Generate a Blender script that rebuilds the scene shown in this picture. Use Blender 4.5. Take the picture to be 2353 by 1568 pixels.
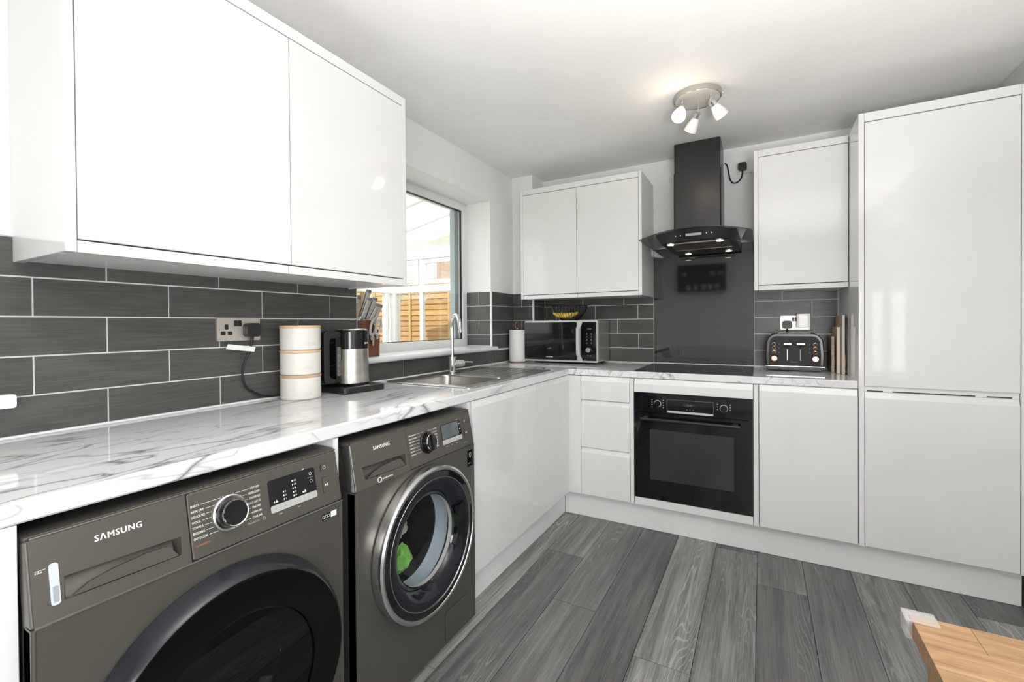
import bpy, bmesh, math, random
from mathutils import Vector, Matrix
random.seed(7)
SC = bpy.context.scene
C = SC.collection
PI = math.pi
for o in list(bpy.data.objects):
    bpy.data.objects.remove(o, do_unlink=True)

# ------------------------------------------------------------------ camera, sky, lights, exposure
cam = bpy.data.cameras.new('camera')
cam.sensor_fit = 'HORIZONTAL'; cam.sensor_width = 36.0
cam.lens = 1044.7944 / 2353 * 36.0
cam.shift_x = 18.3068 / 2353; cam.shift_y = -28.6858 / 2353
cam.clip_start = 0.02; cam.clip_end = 200
cam_o = bpy.data.objects.new('camera', cam); C.objects.link(cam_o)
_yaw, _pit, _rol = [math.radians(v) for v in (29.4727, -0.5027, -0.475)]
_f = Vector((-math.sin(_yaw) * math.cos(_pit), math.cos(_yaw) * math.cos(_pit), math.sin(_pit)))
_r0 = Vector((math.cos(_yaw), math.sin(_yaw), 0)); _u0 = _r0.cross(_f)
_r = _r0 * math.cos(_rol) + _u0 * math.sin(_rol)
_u = -_r0 * math.sin(_rol) + _u0 * math.cos(_rol)
cam_o.matrix_world = Matrix(((_r.x, _u.x, -_f.x, 1.6426), (_r.y, _u.y, -_f.y, -3.2516), (_r.z, _u.z, -_f.z, 1.186), (0, 0, 0, 1)))
SC.camera = cam_o

world = bpy.data.worlds.new('sky'); SC.world = world; world.use_nodes = True
wn = world.node_tree.nodes; wl = world.node_tree.links
bgn = wn['Background']
tc = wn.new('ShaderNodeTexCoord'); sp = wn.new('ShaderNodeSeparateXYZ'); rp = wn.new('ShaderNodeValToRGB')
wl.new(tc.outputs['Generated'], sp.inputs[0]); wl.new(sp.outputs['Z'], rp.inputs[0]); wl.new(rp.outputs[0], bgn.inputs['Color'])
rp.color_ramp.elements[0].position = 0.0; rp.color_ramp.elements[0].color = (0.95, 0.97, 1.0, 1)
rp.color_ramp.elements[1].position = 0.7; rp.color_ramp.elements[1].color = (0.80, 0.90, 1.0, 1)
bgn.inputs['Strength'].default_value = 2.3

def add_light(name, kind, energy, loc, target=None, size=None, size_y=None, color=(1, 1, 1), spread=None):
    l = bpy.data.lights.new(name, kind); l.energy = energy; l.color = color
    if kind == 'AREA':
        l.size = size
        if size_y: l.shape = 'RECTANGLE'; l.size_y = size_y
    elif kind in ('POINT', 'SPOT') and size: l.shadow_soft_size = size
    elif kind == 'SUN' and size: l.angle = size
    if spread: l.spread = math.radians(spread)
    o = bpy.data.objects.new(name, l); C.objects.link(o); o.location = loc
    if target is not None:
        o.rotation_euler = (Vector(target) - Vector(loc)).to_track_quat('-Z', 'Y').to_euler()
    return o

add_light('sun', 'SUN', 5.5, (0, -6, 9), (0.9, -1.6, 0), size=math.radians(0.6), color=(1.0, 0.94, 0.84))
# photographer's bounced flash, aimed at the ceiling behind the lens
add_light('bounce_flash', 'AREA', 44, (2.1, -3.45, 1.0), (2.05, -2.90, 2.29), size=0.35, color=(1.0, 0.985, 0.96), spread=104)
# added soft fill light behind the camera, evens out the cabinet fronts
add_light('soft_fill', 'AREA', 38, (2.25, -4.6, 1.08), (1.5, -0.3, 1.30), size=1.0, size_y=0.9, color=(1.0, 0.99, 0.975))

SC.view_settings.view_transform = 'Standard'; SC.view_settings.look = 'None'
SC.view_settings.gamma = 1.0; SC.view_settings.use_curve_mapping = False
SC.view_settings.exposure = 0.15
SC.cycles.use_denoising = True
SC.cycles.max_bounces = 10; SC.cycles.diffuse_bounces = 5; SC.cycles.glossy_bounces = 5
SC.cycles.transmission_bounces = 8; SC.cycles.transparent_max_bounces = 16
SC.cycles.caustics_reflective = False; SC.cycles.caustics_refractive = False
SC.cycles.sample_clamp_indirect = 6.0

# ------------------------------------------------------------------ materials
def srgb(r, g, b):
    f = lambda v: (v / 255 / 12.92) if v <= 10 else (((v / 255) + 0.055) / 1.055) ** 2.4
    return (f(r), f(g), f(b))

class N:
    """small node builder"""
    def __init__(s, m): s.t = m.node_tree; s.n = s.t.nodes; s.l = s.t.links; s.b = s.n.get('Principled BSDF')
    def new(s, typ, **kw):
        x = s.n.new('ShaderNode' + typ)
        for k, v in kw.items(): setattr(x, k, v)
        return x
    def link(s, a, b): s.l.new(a, b)
    def inp(s, sock, v):
        if hasattr(v, 'is_linked') or isinstance(v, bpy.types.NodeSocket): s.l.new(v, sock)
        else: sock.default_value = v
    def math(s, op, a, b=None, c=None):
        x = s.new('Math', operation=op); s.inp(x.inputs[0], a)
        if b is not None: s.inp(x.inputs[1], b)
        if c is not None: s.inp(x.inputs[2], c)
        return x.outputs[0]
    def ramp(s, fac, stops):
        x = s.new('ValToRGB'); s.link(fac, x.inputs[0]); e = x.color_ramp.elements
        e[0].position, e[0].color = stops[0][0], (*stops[0][1], 1)
        e[1].position, e[1].color = stops[-1][0], (*stops[-1][1], 1)
        for p, c in stops[1:-1]:
            k = e.new(p); k.color = (*c, 1)
        return x.outputs[0]
    def mix(s, fac, a, b, typ='MIX'):
        x = s.new('MixRGB', blend_type=typ); s.inp(x.inputs[0], fac)
        for i, v in ((1, a), (2, b)):
            if isinstance(v, tuple): x.inputs[i].default_value = (*v, 1)
            else: s.link(v, x.inputs[i])
        return x.outputs[0]
    def pos(s, scale=(1, 1, 1), extra=None):
        g = s.new('NewGeometry'); m = s.new('Mapping'); s.link(g.outputs['Position'], m.inputs['Vector'])
        m.inputs['Scale'].default_value = scale
        if extra is not None: s.link(extra, m.inputs['Location'])
        return m.outputs[0]
    def noise(s, vec, scale=1.0, detail=3.0, rough=0.55, dist=0.0):
        x = s.new('TexNoise'); s.link(vec, x.inputs['Vector'])
        x.inputs['Scale'].default_value = scale; x.inputs['Detail'].default_value = detail
        x.inputs['Roughness'].default_value = rough; x.inputs['Distortion'].default_value = dist
        return x.outputs[0]
    def bump(s, h, strength=0.2, dist=0.002):
        x = s.new('Bump'); x.inputs['Strength'].default_value = strength; x.inputs['Distance'].default_value = dist
        s.link(h, x.inputs['Height']); s.link(x.outputs[0], s.b.inputs['Normal'])
    def rand_vec(s, k=37.0):
        oi = s.new('ObjectInfo'); cb = s.new('CombineXYZ')
        for i, f in enumerate((k, k * 1.7, k * 0.6)):
            s.link(s.math('MULTIPLY', oi.outputs['Random'], f), cb.inputs[i])
        return oi.outputs['Random'], cb.outputs[0]

M = {}
def mat(name, col, rough=0.5, metal=0.0, coat=0.0, spec=0.5, ior=1.5, trans=0.0, emit=None, estr=0.0, alpha=1.0):
    m = bpy.data.materials.new(name); m.use_nodes = True
    b = m.node_tree.nodes['Principled BSDF']
    b.inputs['Base Color'].default_value = (*col, 1); b.inputs['Roughness'].default_value = rough
    b.inputs['Metallic'].default_value = metal; b.inputs['Coat Weight'].default_value = coat
    b.inputs['Coat Roughness'].default_value = 0.04
    b.inputs['Specular IOR Level'].default_value = spec; b.inputs['IOR'].default_value = ior
    b.inputs['Transmission Weight'].default_value = trans; b.inputs['Alpha'].default_value = alpha
    if emit: b.inputs['Emission Color'].default_value = (*emit, 1); b.inputs['Emission Strength'].default_value = estr
    M[name] = m
    return m

def subtle(name, col, rough, amp=0.04, scale=6.0, bump=0.0, bscale=200.0, **kw):
    """plain colour with slight procedural tone change and fine relief"""
    m = mat(name, col, rough, **kw); n = N(m)
    f = n.noise(n.pos(), scale, 3)
    a = tuple(c * (1 - amp) for c in col); b = tuple(min(1, c * (1 + amp)) for c in col)
    n.link(n.ramp(f, [(0.3, a), (0.7, b)]), n.b.inputs['Base Color'])
    if bump: n.bump(n.noise(n.pos(), bscale, 2), bump, 0.001)
    return m

subtle('gloss_white', (0.79, 0.79, 0.787), 0.045, amp=0.008, spec=0.45)
subtle('carcass_white', (0.84, 0.84, 0.835), 0.22, amp=0.008)
subtle('wall_paint', (0.87, 0.87, 0.868), 0.6, amp=0.012, bump=0.05, bscale=350)
subtle('ceiling_paint', (0.90, 0.89, 0.875), 0.75, amp=0.012, bump=0.06, bscale=260)
subtle('low_bounce_paint', (0.68, 0.68, 0.68), 0.6, amp=0.012, bump=0.05, bscale=350)  # white wall toned grey to cut light bounced onto the cabinet doors
subtle('upvc', (0.80, 0.81, 0.81), 0.22, amp=0.01)
subtle('grout', (0.84, 0.84, 0.82), 0.8, amp=0.05, scale=30)
subtle('black_gloss', (0.006, 0.006, 0.007), 0.06, amp=0.1)
subtle('black_satin', (0.008, 0.008, 0.008), 0.2, amp=0.1)
subtle('black_plastic', (0.012, 0.012, 0.012), 0.38, amp=0.1)
subtle('black_glass_hob', (0.007, 0.007, 0.008), 0.08, amp=0.1)
subtle('splash_glass', (0.016, 0.016, 0.0155), 0.04, amp=0.03, spec=1.0)
subtle('hood_black', (0.022, 0.022, 0.022), 0.3, amp=0.05)
subtle('graphite', (0.122, 0.115, 0.101), 0.30, amp=0.03, scale=3, metal=0.55)
subtle('graphite_side', (0.09, 0.086, 0.078), 0.38, amp=0.03, metal=0.4)
subtle('silver_metal', (0.72, 0.725, 0.73), 0.22, amp=0.02, metal=1.0)
subtle('satin_nickel', (0.62, 0.57, 0.52), 0.38, amp=0.02, metal=0.7)
mat('chrome', (0.82, 0.82, 0.82), 0.06, metal=1.0)
mat('copper', (0.80, 0.42, 0.27), 0.14, metal=1.0)
subtle('copper_wire', (0.55, 0.27, 0.20), 0.25, amp=0.05, metal=0.9)
subtle('silver_paint', (0.55, 0.55, 0.54), 0.35, amp=0.03, metal=0.3)
subtle('white_plastic', (0.82, 0.82, 0.80), 0.3, amp=0.01)
subtle('paper_white', (0.86, 0.86, 0.85), 0.85, amp=0.02, scale=60, bump=0.15, bscale=600)
subtle('cream_metal', (0.76, 0.74, 0.69), 0.42, amp=0.015)
subtle('cream_relief', (0.70, 0.68, 0.63), 0.5, amp=0.015)
subtle('ink_white', (0.85, 0.85, 0.83), 0.5, amp=0.01)
subtle('ink_grey', (0.36, 0.36, 0.35), 0.5, amp=0.01)
subtle('ink_orange', (0.42, 0.13, 0.03), 0.5, amp=0.01)
subtle('ink_teal', (0.16, 0.30, 0.33), 0.5, amp=0.01)
subtle('dark_line', (0.02, 0.02, 0.02), 0.6, amp=0.05)
subtle('display_black', (0.008, 0.008, 0.009), 0.08, amp=0.05)
subtle('display_lcd', (0.10, 0.115, 0.125), 0.12, amp=0.25, scale=18)
subtle('indicator_plastic', (0.55, 0.58, 0.62), 0.25, amp=0.02)
subtle('indicator_dark', (0.32, 0.34, 0.38), 0.25, amp=0.02)
subtle('handle_grey', (0.50, 0.50, 0.48), 0.35, amp=0.03)
subtle('rubber_black', (0.01, 0.01, 0.01), 0.7, amp=0.1)
subtle('green_cloth', (0.28, 0.68, 0.10), 0.85, amp=0.2, scale=40)
subtle('beige_cloth', (0.6, 0.53, 0.44), 0.9, amp=0.35, scale=50)
subtle('dark_cloth', (0.02, 0.02, 0.022), 0.9, amp=0.4, scale=40)
subtle('banana_yellow', (0.86, 0.58, 0.07), 0.45, amp=0.2, scale=40)
subtle('banana_tip', (0.10, 0.07, 0.03), 0.6, amp=0.1)
subtle('pale_leg', (0.60, 0.66, 0.68), 0.35, amp=0.02)
subtle('window_teal', (0.31, 0.375, 0.38), 0.5, amp=0.05)
subtle('brickwork', (0.42, 0.28, 0.22), 0.85, amp=0.25, scale=14)
subtle('roof_tile', (0.30, 0.20, 0.16), 0.85, amp=0.25, scale=14)
subtle('patio', (0.52, 0.50, 0.46), 0.7, amp=0.1, scale=5)
subtle('grass', (0.13, 0.20, 0.06), 0.9, amp=0.3, scale=30)
subtle('gasket', (0.03, 0.035, 0.035), 0.5, amp=0.05)
mat('lamp_on', (0.9, 0.85, 0.75), 0.4, emit=(1.0, 0.86, 0.66), estr=9.0)
mat('lamp_bulb_warm', (0.9, 0.8, 0.6), 0.4, emit=(1.0, 0.80, 0.55), estr=14.0)
subtle('opal_glass', (0.82, 0.82, 0.81), 0.25, amp=0.01)

# brushed stainless
def brushed(name, col, rough, sc):
    m = mat(name, col, rough, metal=1.0); n = N(m)
    f = n.noise(n.pos(sc), 1.0, 3)
    n.link(n.ramp(f, [(0.25, tuple(c * 0.88 for c in col)), (0.75, tuple(min(1, c * 1.08) for c in col))]), n.b.inputs['Base Color'])
    n.link(n.math('MULTIPLY_ADD', f, 0.12, rough - 0.06), n.b.inputs['Roughness'])
brushed('steel_sink', (0.50, 0.49, 0.46), 0.33, (40, 900, 40))
brushed('steel_kettle', (0.62, 0.60, 0.57), 0.24, (2, 2, 40))
brushed('filter_mesh', (0.42, 0.38, 0.30), 0.35, (300, 300, 20))

# clear panes: mostly straight-through with a fresnel mirror part
def pane_mat(name, tint, ref=1.0, rough=0.0):
    m = bpy.data.materials.new(name); m.use_nodes = True; t = m.node_tree; t.nodes.clear()
    o = t.nodes.new('ShaderNodeOutputMaterial'); mx = t.nodes.new('ShaderNodeMixShader')
    tr = t.nodes.new('ShaderNodeBsdfTransparent'); gl = t.nodes.new('ShaderNodeBsdfGlossy'); fr = t.nodes.new('ShaderNodeLayerWeight')
    tr.inputs[0].default_value = (*tint, 1); gl.inputs['Roughness'].default_value = rough
    pw = t.nodes.new('ShaderNodeMath'); pw.operation = 'POWER'; pw.inputs[1].default_value = 5.0     # Schlick
    mu = t.nodes.new('ShaderNodeMath'); mu.operation = 'MULTIPLY_ADD'; mu.inputs[1].default_value = 0.9 * min(ref, 1.0); mu.inputs[2].default_value = 0.04 * ref
    t.links.new(fr.outputs['Facing'], pw.inputs[0]); t.links.new(pw.outputs[0], mu.inputs[0]); t.links.new(mu.outputs[0], mx.inputs[0])
    t.links.new(tr.outputs[0], mx.inputs[1]); t.links.new(gl.outputs[0], mx.inputs[2]); t.links.new(mx.outputs[0], o.inputs[0])
    M[name] = m
pane_mat('window_glass', (0.97, 0.97, 0.965))
pane_mat('hood_glass', (0.62, 0.66, 0.64), 1.2)
pane_mat('porthole_glass', (0.80, 0.86, 0.90), 1.5, 0.02)
pane_mat('tinted_glass', (0.16, 0.17, 0.18), 1.3, 0.01)
pane_mat('drinking_glass', (0.80, 0.82, 0.82), 1.5)
mat('guard_plastic', (0.85, 0.84, 0.83), 0.12, alpha=0.2)

# translucent roof sheets of the glazed lean-to
m = bpy.data.materials.new('roof_sheet'); m.use_nodes = True; t = m.node_tree; t.nodes.clear()
o = t.nodes.new('ShaderNodeOutputMaterial'); mx = t.nodes.new('ShaderNodeMixShader'); mx.inputs[0].default_value = 0.45
a = t.nodes.new('ShaderNodeBsdfTranslucent'); a.inputs[0].default_value = (0.92, 0.92, 0.90, 1)
b = t.nodes.new('ShaderNodeBsdfTransparent'); b.inputs[0].default_value = (0.95, 0.95, 0.94, 1)
t.links.new(a.outputs[0], mx.inputs[1]); t.links.new(b.outputs[0], mx.inputs[2]); t.links.new(mx.outputs[0], o.inputs[0])
M['roof_sheet'] = m

# dark ribbed wall tile
m = mat('tile', (0.07, 0.068, 0.062), 0.34); n = N(m)
rnd, rv = n.rand_vec(23.0)
st = n.noise(n.pos((9, 9, 230), rv), 1.0, 4, 0.6)
cl = n.noise(n.pos((7, 7, 22), rv), 1.0, 3)
col = n.ramp(st, [(0.28, (0.036, 0.035, 0.032)), (0.52, (0.068, 0.066, 0.061)), (0.75, (0.115, 0.112, 0.104))])
col = n.mix(0.45, col, n.ramp(cl, [(0.3, (0.055, 0.054, 0.050)), (0.7, (0.092, 0.090, 0.083))]))
br = n.new('BrightContrast'); n.link(col, br.inputs[0]); n.link(n.math('MULTIPLY_ADD', rnd, 0.012, -0.006), br.inputs[1])
n.link(br.outputs[0], n.b.inputs['Base Color']); n.bump(st, 0.35, 0.0012)
n.link(n.math('MULTIPLY_ADD', st, 0.25, 0.22), n.b.inputs['Roughness'])

# grey oak floor plank, grain runs along Y
m = mat('floor_plank', (0.2, 0.2, 0.2), 0.42); n = N(m)
rnd, rv = n.rand_vec(61.0)
base = n.noise(n.pos((5.0, 0.55, 1), rv), 1.0, 2, 0.5)
fine = n.noise(n.pos((220, 5, 1), rv), 1.0, 4, 0.65)
mid = n.noise(n.pos((26, 1.3, 1), rv), 1.0, 4, 0.6)
rings = n.math('SINE', n.math('MULTIPLY', n.math('ADD', n.noise(n.pos((9.0, 0.60, 1), rv), 1.0, 1.5, 0.45), n.math('MULTIPLY', fine, 0.012)), 270.0))
ringw = n.ramp(rings, [(0.62, (0, 0, 0)), (1.0, (1, 1, 1))])
mask = n.ramp(n.noise(n.pos((9, 1.2, 1), rv), 0.8, 2), [(0.47, (0, 0, 0)), (0.66, (1, 1, 1))])
c0 = n.ramp(mid, [(0.30, (0.045, 0.045, 0.044)), (0.5, (0.115, 0.114, 0.111)), (0.70, (0.215, 0.212, 0.204))])
c1 = n.mix(0.35, c0, n.ramp(fine, [(0.35, (0.035, 0.035, 0.034)), (0.65, (0.24, 0.237, 0.228))]))
rf = n.math('MULTIPLY', n.math('MULTIPLY', ringw, mask), 0.5)
c2 = n.mix(rf, c1, (0.36, 0.355, 0.34))
c3 = n.mix(n.math('MULTIPLY', n.ramp(base, [(0.55, (0, 0, 0)), (0.75, (1, 1, 1))]), 0.45), c2, (0.055, 0.055, 0.054))
hv = n.new('HueSaturation'); n.link(c3, hv.inputs['Color']); n.link(n.math('MULTIPLY_ADD', rnd, 1.1, 0.70), hv.inputs['Value'])
n.link(hv.outputs[0], n.b.inputs['Base Color'])
n.link(n.math('MULTIPLY_ADD', fine, 0.2, 0.33), n.b.inputs['Roughness']); n.bump(fine, 0.25, 0.0008)

# white veined worktop laminate
m = mat('marble', (0.8, 0.8, 0.8), 0.05, spec=0.5); n = N(m)
mp = n.new('Mapping'); g = n.new('NewGeometry'); n.link(g.outputs['Position'], mp.inputs['Vector'])
mp.inputs['Rotation'].default_value = (0.5, 0.35, 0.62); mp.inputs['Scale'].default_value = (4.4, 1.0, 3.4)
def vein(sc, w, det, off):
    ad = n.new('VectorMath', operation='ADD'); n.link(mp.outputs[0], ad.inputs[0]); ad.inputs[1].default_value = (off, off * 0.7, -off)
    v = n.noise(ad.outputs[0], sc, det, 0.58, 0.55)
    d = n.math('ABSOLUTE', n.math('SUBTRACT', v, 0.5))
    return n.ramp(d, [(0.0, (1, 1, 1)), (w * 0.35, (0.45, 0.45, 0.45)), (w, (0, 0, 0))])
v1 = vein(1.05, 0.020, 3.2, 3.1); v2 = vein(2.0, 0.017, 3.5, 8.7); v3 = vein(0.8, 0.11, 3, 5.2)
msk = n.ramp(n.noise(n.pos((2.1, 2.1, 2.1)), 1.3, 2), [(0.36, (0, 0, 0)), (0.58, (1, 1, 1))])
base = n.mix(n.math('MULTIPLY', v3, 0.22), (0.80, 0.805, 0.815), (0.62, 0.63, 0.65))
base = n.mix(n.math('MULTIPLY', n.math('MULTIPLY', v1, msk), 0.9), base, (0.14, 0.14, 0.15))
base = n.mix(n.math('MULTIPLY', n.math('MULTIPLY', v2, msk), 0.5), base, (0.25, 0.25, 0.26))
n.link(base, n.b.inputs['Base Color'])

# wood family
def wood(name, dark, light, sc, rough=0.4, ringk=40.0):
    m = mat(name, light, rough); n = N(m); rnd, rv = n.rand_vec(41.0)
    a = n.noise(n.pos(sc, rv), 1.0, 4, 0.6)
    b = n.noise(n.pos(tuple(s * 5 for s in sc), rv), 1.0, 3)
    col = n.mix(0.35, n.ramp(a, [(0.3, dark), (0.7, light)]), n.ramp(b, [(0.3, dark), (0.7, light)]))
    hv = n.new('HueSaturation'); n.link(col, hv.inputs['Color']); n.link(n.math('MULTIPLY_ADD', rnd, 0.35, 0.8), hv.inputs['Value'])
    n.link(hv.outputs[0], n.b.inputs['Base Color']); n.bump(b, 0.1, 0.0005)
wood('oak', (0.19, 0.098, 0.042), (0.42, 0.262, 0.132), (7, 90, 90), 0.4)
wood('oak_side', (0.26, 0.13, 0.05), (0.42, 0.23, 0.09), (5, 55, 55), 0.45)
wood('bamboo', (0.58, 0.38, 0.22), (0.74, 0.53, 0.34), (30, 30, 200), 0.45)
wood('walnut_block', (0.10, 0.033, 0.014), (0.20, 0.075, 0.035), (60, 60, 8), 0.4)
wood('board_tan', (0.40, 0.25, 0.14), (0.56, 0.37, 0.22), (30, 30, 6), 0.5)
wood('board_brown', (0.16, 0.105, 0.065), (0.27, 0.18, 0.12), (30, 30, 6), 0.55)
subtle('board_edge_white', (0.80, 0.76, 0.68), 0.4, amp=0.02)
subtle('board_edge_grey', (0.62, 0.61, 0.56), 0.4, amp=0.02)
subtle('cork_edge', (0.40, 0.33, 0.26), 0.8, amp=0.6, scale=320, bump=0.3)
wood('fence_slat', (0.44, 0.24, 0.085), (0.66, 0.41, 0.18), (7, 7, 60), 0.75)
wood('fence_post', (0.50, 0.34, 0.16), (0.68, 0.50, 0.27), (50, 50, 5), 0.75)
wood('fence_shaded', (0.26, 0.15, 0.07), (0.38, 0.235, 0.115), (7, 7, 60), 0.8)  # browner fence timber with its shade built into the colour

subtle('dryer_black', (0.003, 0.003, 0.003), 0.14, amp=0.05, spec=0.14)
subtle('door_navy', (0.008, 0.010, 0.015), 0.10, amp=0.1)
subtle('door_rim_grey', (0.020, 0.023, 0.028), 0.2, amp=0.03, metal=0.2)
subtle('seal_grey', (0.50, 0.52, 0.54), 0.6, amp=0.05)
subtle('drum_steel', (0.42, 0.42, 0.42), 0.3, amp=0.1, scale=30, metal=1.0)
subtle('oven_window', (0.030, 0.033, 0.031), 0.07, amp=0.1)
subtle('handle_black', (0.022, 0.024, 0.026), 0.3, amp=0.05, metal=0.3)
subtle('clock_red', (0.25, 0.11, 0.09), 0.5, amp=0.02)
subtle('hob_mark', (0.03, 0.03, 0.03), 0.4, amp=0.05)
subtle('glass_edge', (0.05, 0.06, 0.055), 0.15, amp=0.05)
subtle('hood_gloss', (0.016, 0.016, 0.016), 0.14, amp=0.05)
mat('lamp_dim', (0.8, 0.7, 0.5), 0.4, emit=(1.0, 0.82, 0.58), estr=1.6)
subtle('display_pale', (0.42, 0.45, 0.47), 0.3, amp=0.05)
subtle('gauge_grey', (0.13, 0.13, 0.13), 0.3, amp=0.3, scale=60)
subtle('block_mark', (0.10, 0.02, 0.015), 0.6, amp=0.05)
subtle('knife_handle', (0.50, 0.49, 0.46), 0.4, amp=0.04)
subtle('knife_end', (0.30, 0.29, 0.27), 0.3, amp=0.04, metal=0.6)
subtle('knife_tang', (0.12, 0.11, 0.10), 0.4, amp=0.05)
subtle('knife_rivet', (0.10, 0.10, 0.10), 0.4, amp=0.05)
subtle('microwave_side', (0.36, 0.345, 0.31), 0.24, amp=0.02, metal=0.6)
subtle('toaster_black', (0.010, 0.010, 0.011), 0.14, amp=0.05, spec=0.3)
subtle('toaster_panel', (0.030, 0.031, 0.036), 0.5, amp=0.04, spec=0.2)
subtle('satin_nickel_light', (0.42, 0.40, 0.36), 0.38, amp=0.02, metal=0.5)
subtle('plate_white', (0.66, 0.63, 0.58), 0.4, amp=0.02)
mat('lamp_shade_lit', (0.9, 0.85, 0.75), 0.3, emit=(1.0, 0.86, 0.68), estr=2.6)
subtle('frost_glass', (0.45, 0.46, 0.46), 0.2, amp=0.05)

# ------------------------------------------------------------------ mesh helpers
WM = {}
def finish(bm, name, m, parent, local, smooth, kind=None):
    if parent is not None and not local:
        bm.transform(WM[parent].inverted())
    bmesh.ops.recalc_face_normals(bm, faces=bm.faces[:])
    me = bpy.data.meshes.new(name); bm.to_mesh(me); bm.free()
    me.materials.append(M[m] if isinstance(m, str) else m)
    if smooth:
        me.shade_smooth(); me.set_sharp_from_angle(angle=math.radians(smooth if smooth is not True else 32))
    o = bpy.data.objects.new(name, me); C.objects.link(o)
    if smooth:
        w = o.modifiers.new('weighted', 'WEIGHTED_NORMAL'); w.keep_sharp = True
    if parent is not None:
        o.parent = parent; WM[o] = WM[parent]
    else:
        WM[o] = Matrix.Identity(4)
    if kind: o['kind'] = kind
    elif parent is not None and any(w in name for w in ('lettering', 'symbol', '_mark', 'vent_slot', 'touch_key')): o['kind'] = 'stuff'
    return o

def part(name, bm, m, parent, local=False, smooth=True):
    return finish(bm, name, m, parent, local, smooth)

def thing(name, label, cat, loc=(0, 0, 0), rz=0.0, group=None):
    o = bpy.data.objects.new(name, None); C.objects.link(o); o.empty_display_size = 0.05
    o.location = loc; o.rotation_euler = (0, 0, rz)
    o['label'] = label; o['category'] = cat
    if group: o['group'] = group
    WM[o] = Matrix.Translation(loc) @ Matrix.Rotation(rz, 4, 'Z')
    return o

def single(name, bm, m, label, cat, group=None, origin=None, smooth=True):
    """a thing that is one mesh; its origin moves to `origin`"""
    org = Vector(origin) if origin else Vector((0, 0, 0))
    bm.transform(Matrix.Translation(-org))
    o = finish(bm, name, m, None, True, smooth)
    o.location = org; WM[o] = Matrix.Translation(org)
    o['label'] = label; o['category'] = cat
    if group: o['group'] = group
    return o

def struct(name, bm, m, parent=None, smooth=False):
    o = finish(bm, name, m, parent, False, smooth)
    if parent is None: o['kind'] = 'structure'
    return o

def copy_tree(o, parent=None):
    c = o.copy(); C.objects.link(c)
    if parent is not None: c.parent = parent
    for ch in list(o.children): copy_tree(ch, c)
    WM[c] = WM[o]
    return c

def merge(dst, src, mat4=None):
    if mat4 is not None: src.transform(mat4)
    me = bpy.data.meshes.new('tmp'); src.to_mesh(me); src.free(); dst.from_mesh(me); bpy.data.meshes.remove(me)

def B(): return bmesh.new()

def box(bm, x0, x1, y0, y1, z0, z1, b=0.0, seg=2, fn=None):
    t = bmesh.new()
    vs = [t.verts.new((x, y, z)) for x in (x0, x1) for y in (y0, y1) for z in (z0, z1)]
    for f in ((0, 1, 3, 2), (4, 6, 7, 5), (0, 4, 5, 1), (2, 3, 7, 6), (0, 2, 6, 4), (1, 5, 7, 3)):
        t.faces.new([vs[i] for i in f])
    bmesh.ops.recalc_face_normals(t, faces=t.faces[:])
    if b: bmesh.ops.bevel(t, geom=t.edges[:], offset=b, segments=seg, profile=0.5, affect='EDGES', clamp_overlap=True)
    if fn:
        for v in t.verts: v.co = fn(*v.co)
    merge(bm, t); return bm

def prism(bm, pts, d0, d1, fn, b=0.0, seg=2, inset=None):
    """polygon pts (u,v) extruded from d0 to d1; fn(u,v,d)->world"""
    t = bmesh.new()
    a = [t.verts.new((u, v, d0)) for u, v in pts]; c = [t.verts.new((u, v, d1)) for u, v in pts]
    k = len(pts)
    t.faces.new(a[::-1]); t.faces.new(c)
    for i in range(k): t.faces.new((a[i], a[(i + 1) % k], c[(i + 1) % k], c[i]))
    bmesh.ops.recalc_face_normals(t, faces=t.faces[:])
    if b:
        es = [e for e in t.edges if (e.verts[0].co.z == e.verts[1].co.z == d1)] if b > 0 else t.edges[:]
        bmesh.ops.bevel(t, geom=es, offset=abs(b), segments=seg, profile=0.5, affect='EDGES', clamp_overlap=True)
    for v in t.verts: v.co = fn(*v.co)
    merge(bm, t); return bm

def lathe(bm, prof, fn, seg=48, cap0=False, cap1=False, a0=0.0, a1=2 * PI):
    """prof list of (r,h); fn(x,y,h)->world"""
    full = abs((a1 - a0) - 2 * PI) < 1e-6
    k = seg if full else seg + 1
    rings = []
    for r, h in prof:
        if r < 1e-6: rings.append([bm.verts.new(fn(0, 0, h))])
        else: rings.append([bm.verts.new(fn(r * math.cos(a0 + (a1 - a0) * i / seg), r * math.sin(a0 + (a1 - a0) * i / seg), h)) for i in range(k)])
    for p, q in zip(rings[:-1], rings[1:]):
        for i in range(seg):
            j = (i + 1) % k
            if len(p) == 1 and len(q) == 1: continue
            if len(p) == 1: bm.faces.new((p[0], q[i], q[j]))
            elif len(q) == 1: bm.faces.new((p[i], q[0], p[j]))
            else: bm.faces.new((p[i], q[i], q[j], p[j]))
    if cap0 and len(rings[0]) > 2: bm.faces.new(rings[0][::-1])
    if cap1 and len(rings[-1]) > 2: bm.faces.new(rings[-1])
    return bm

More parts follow.
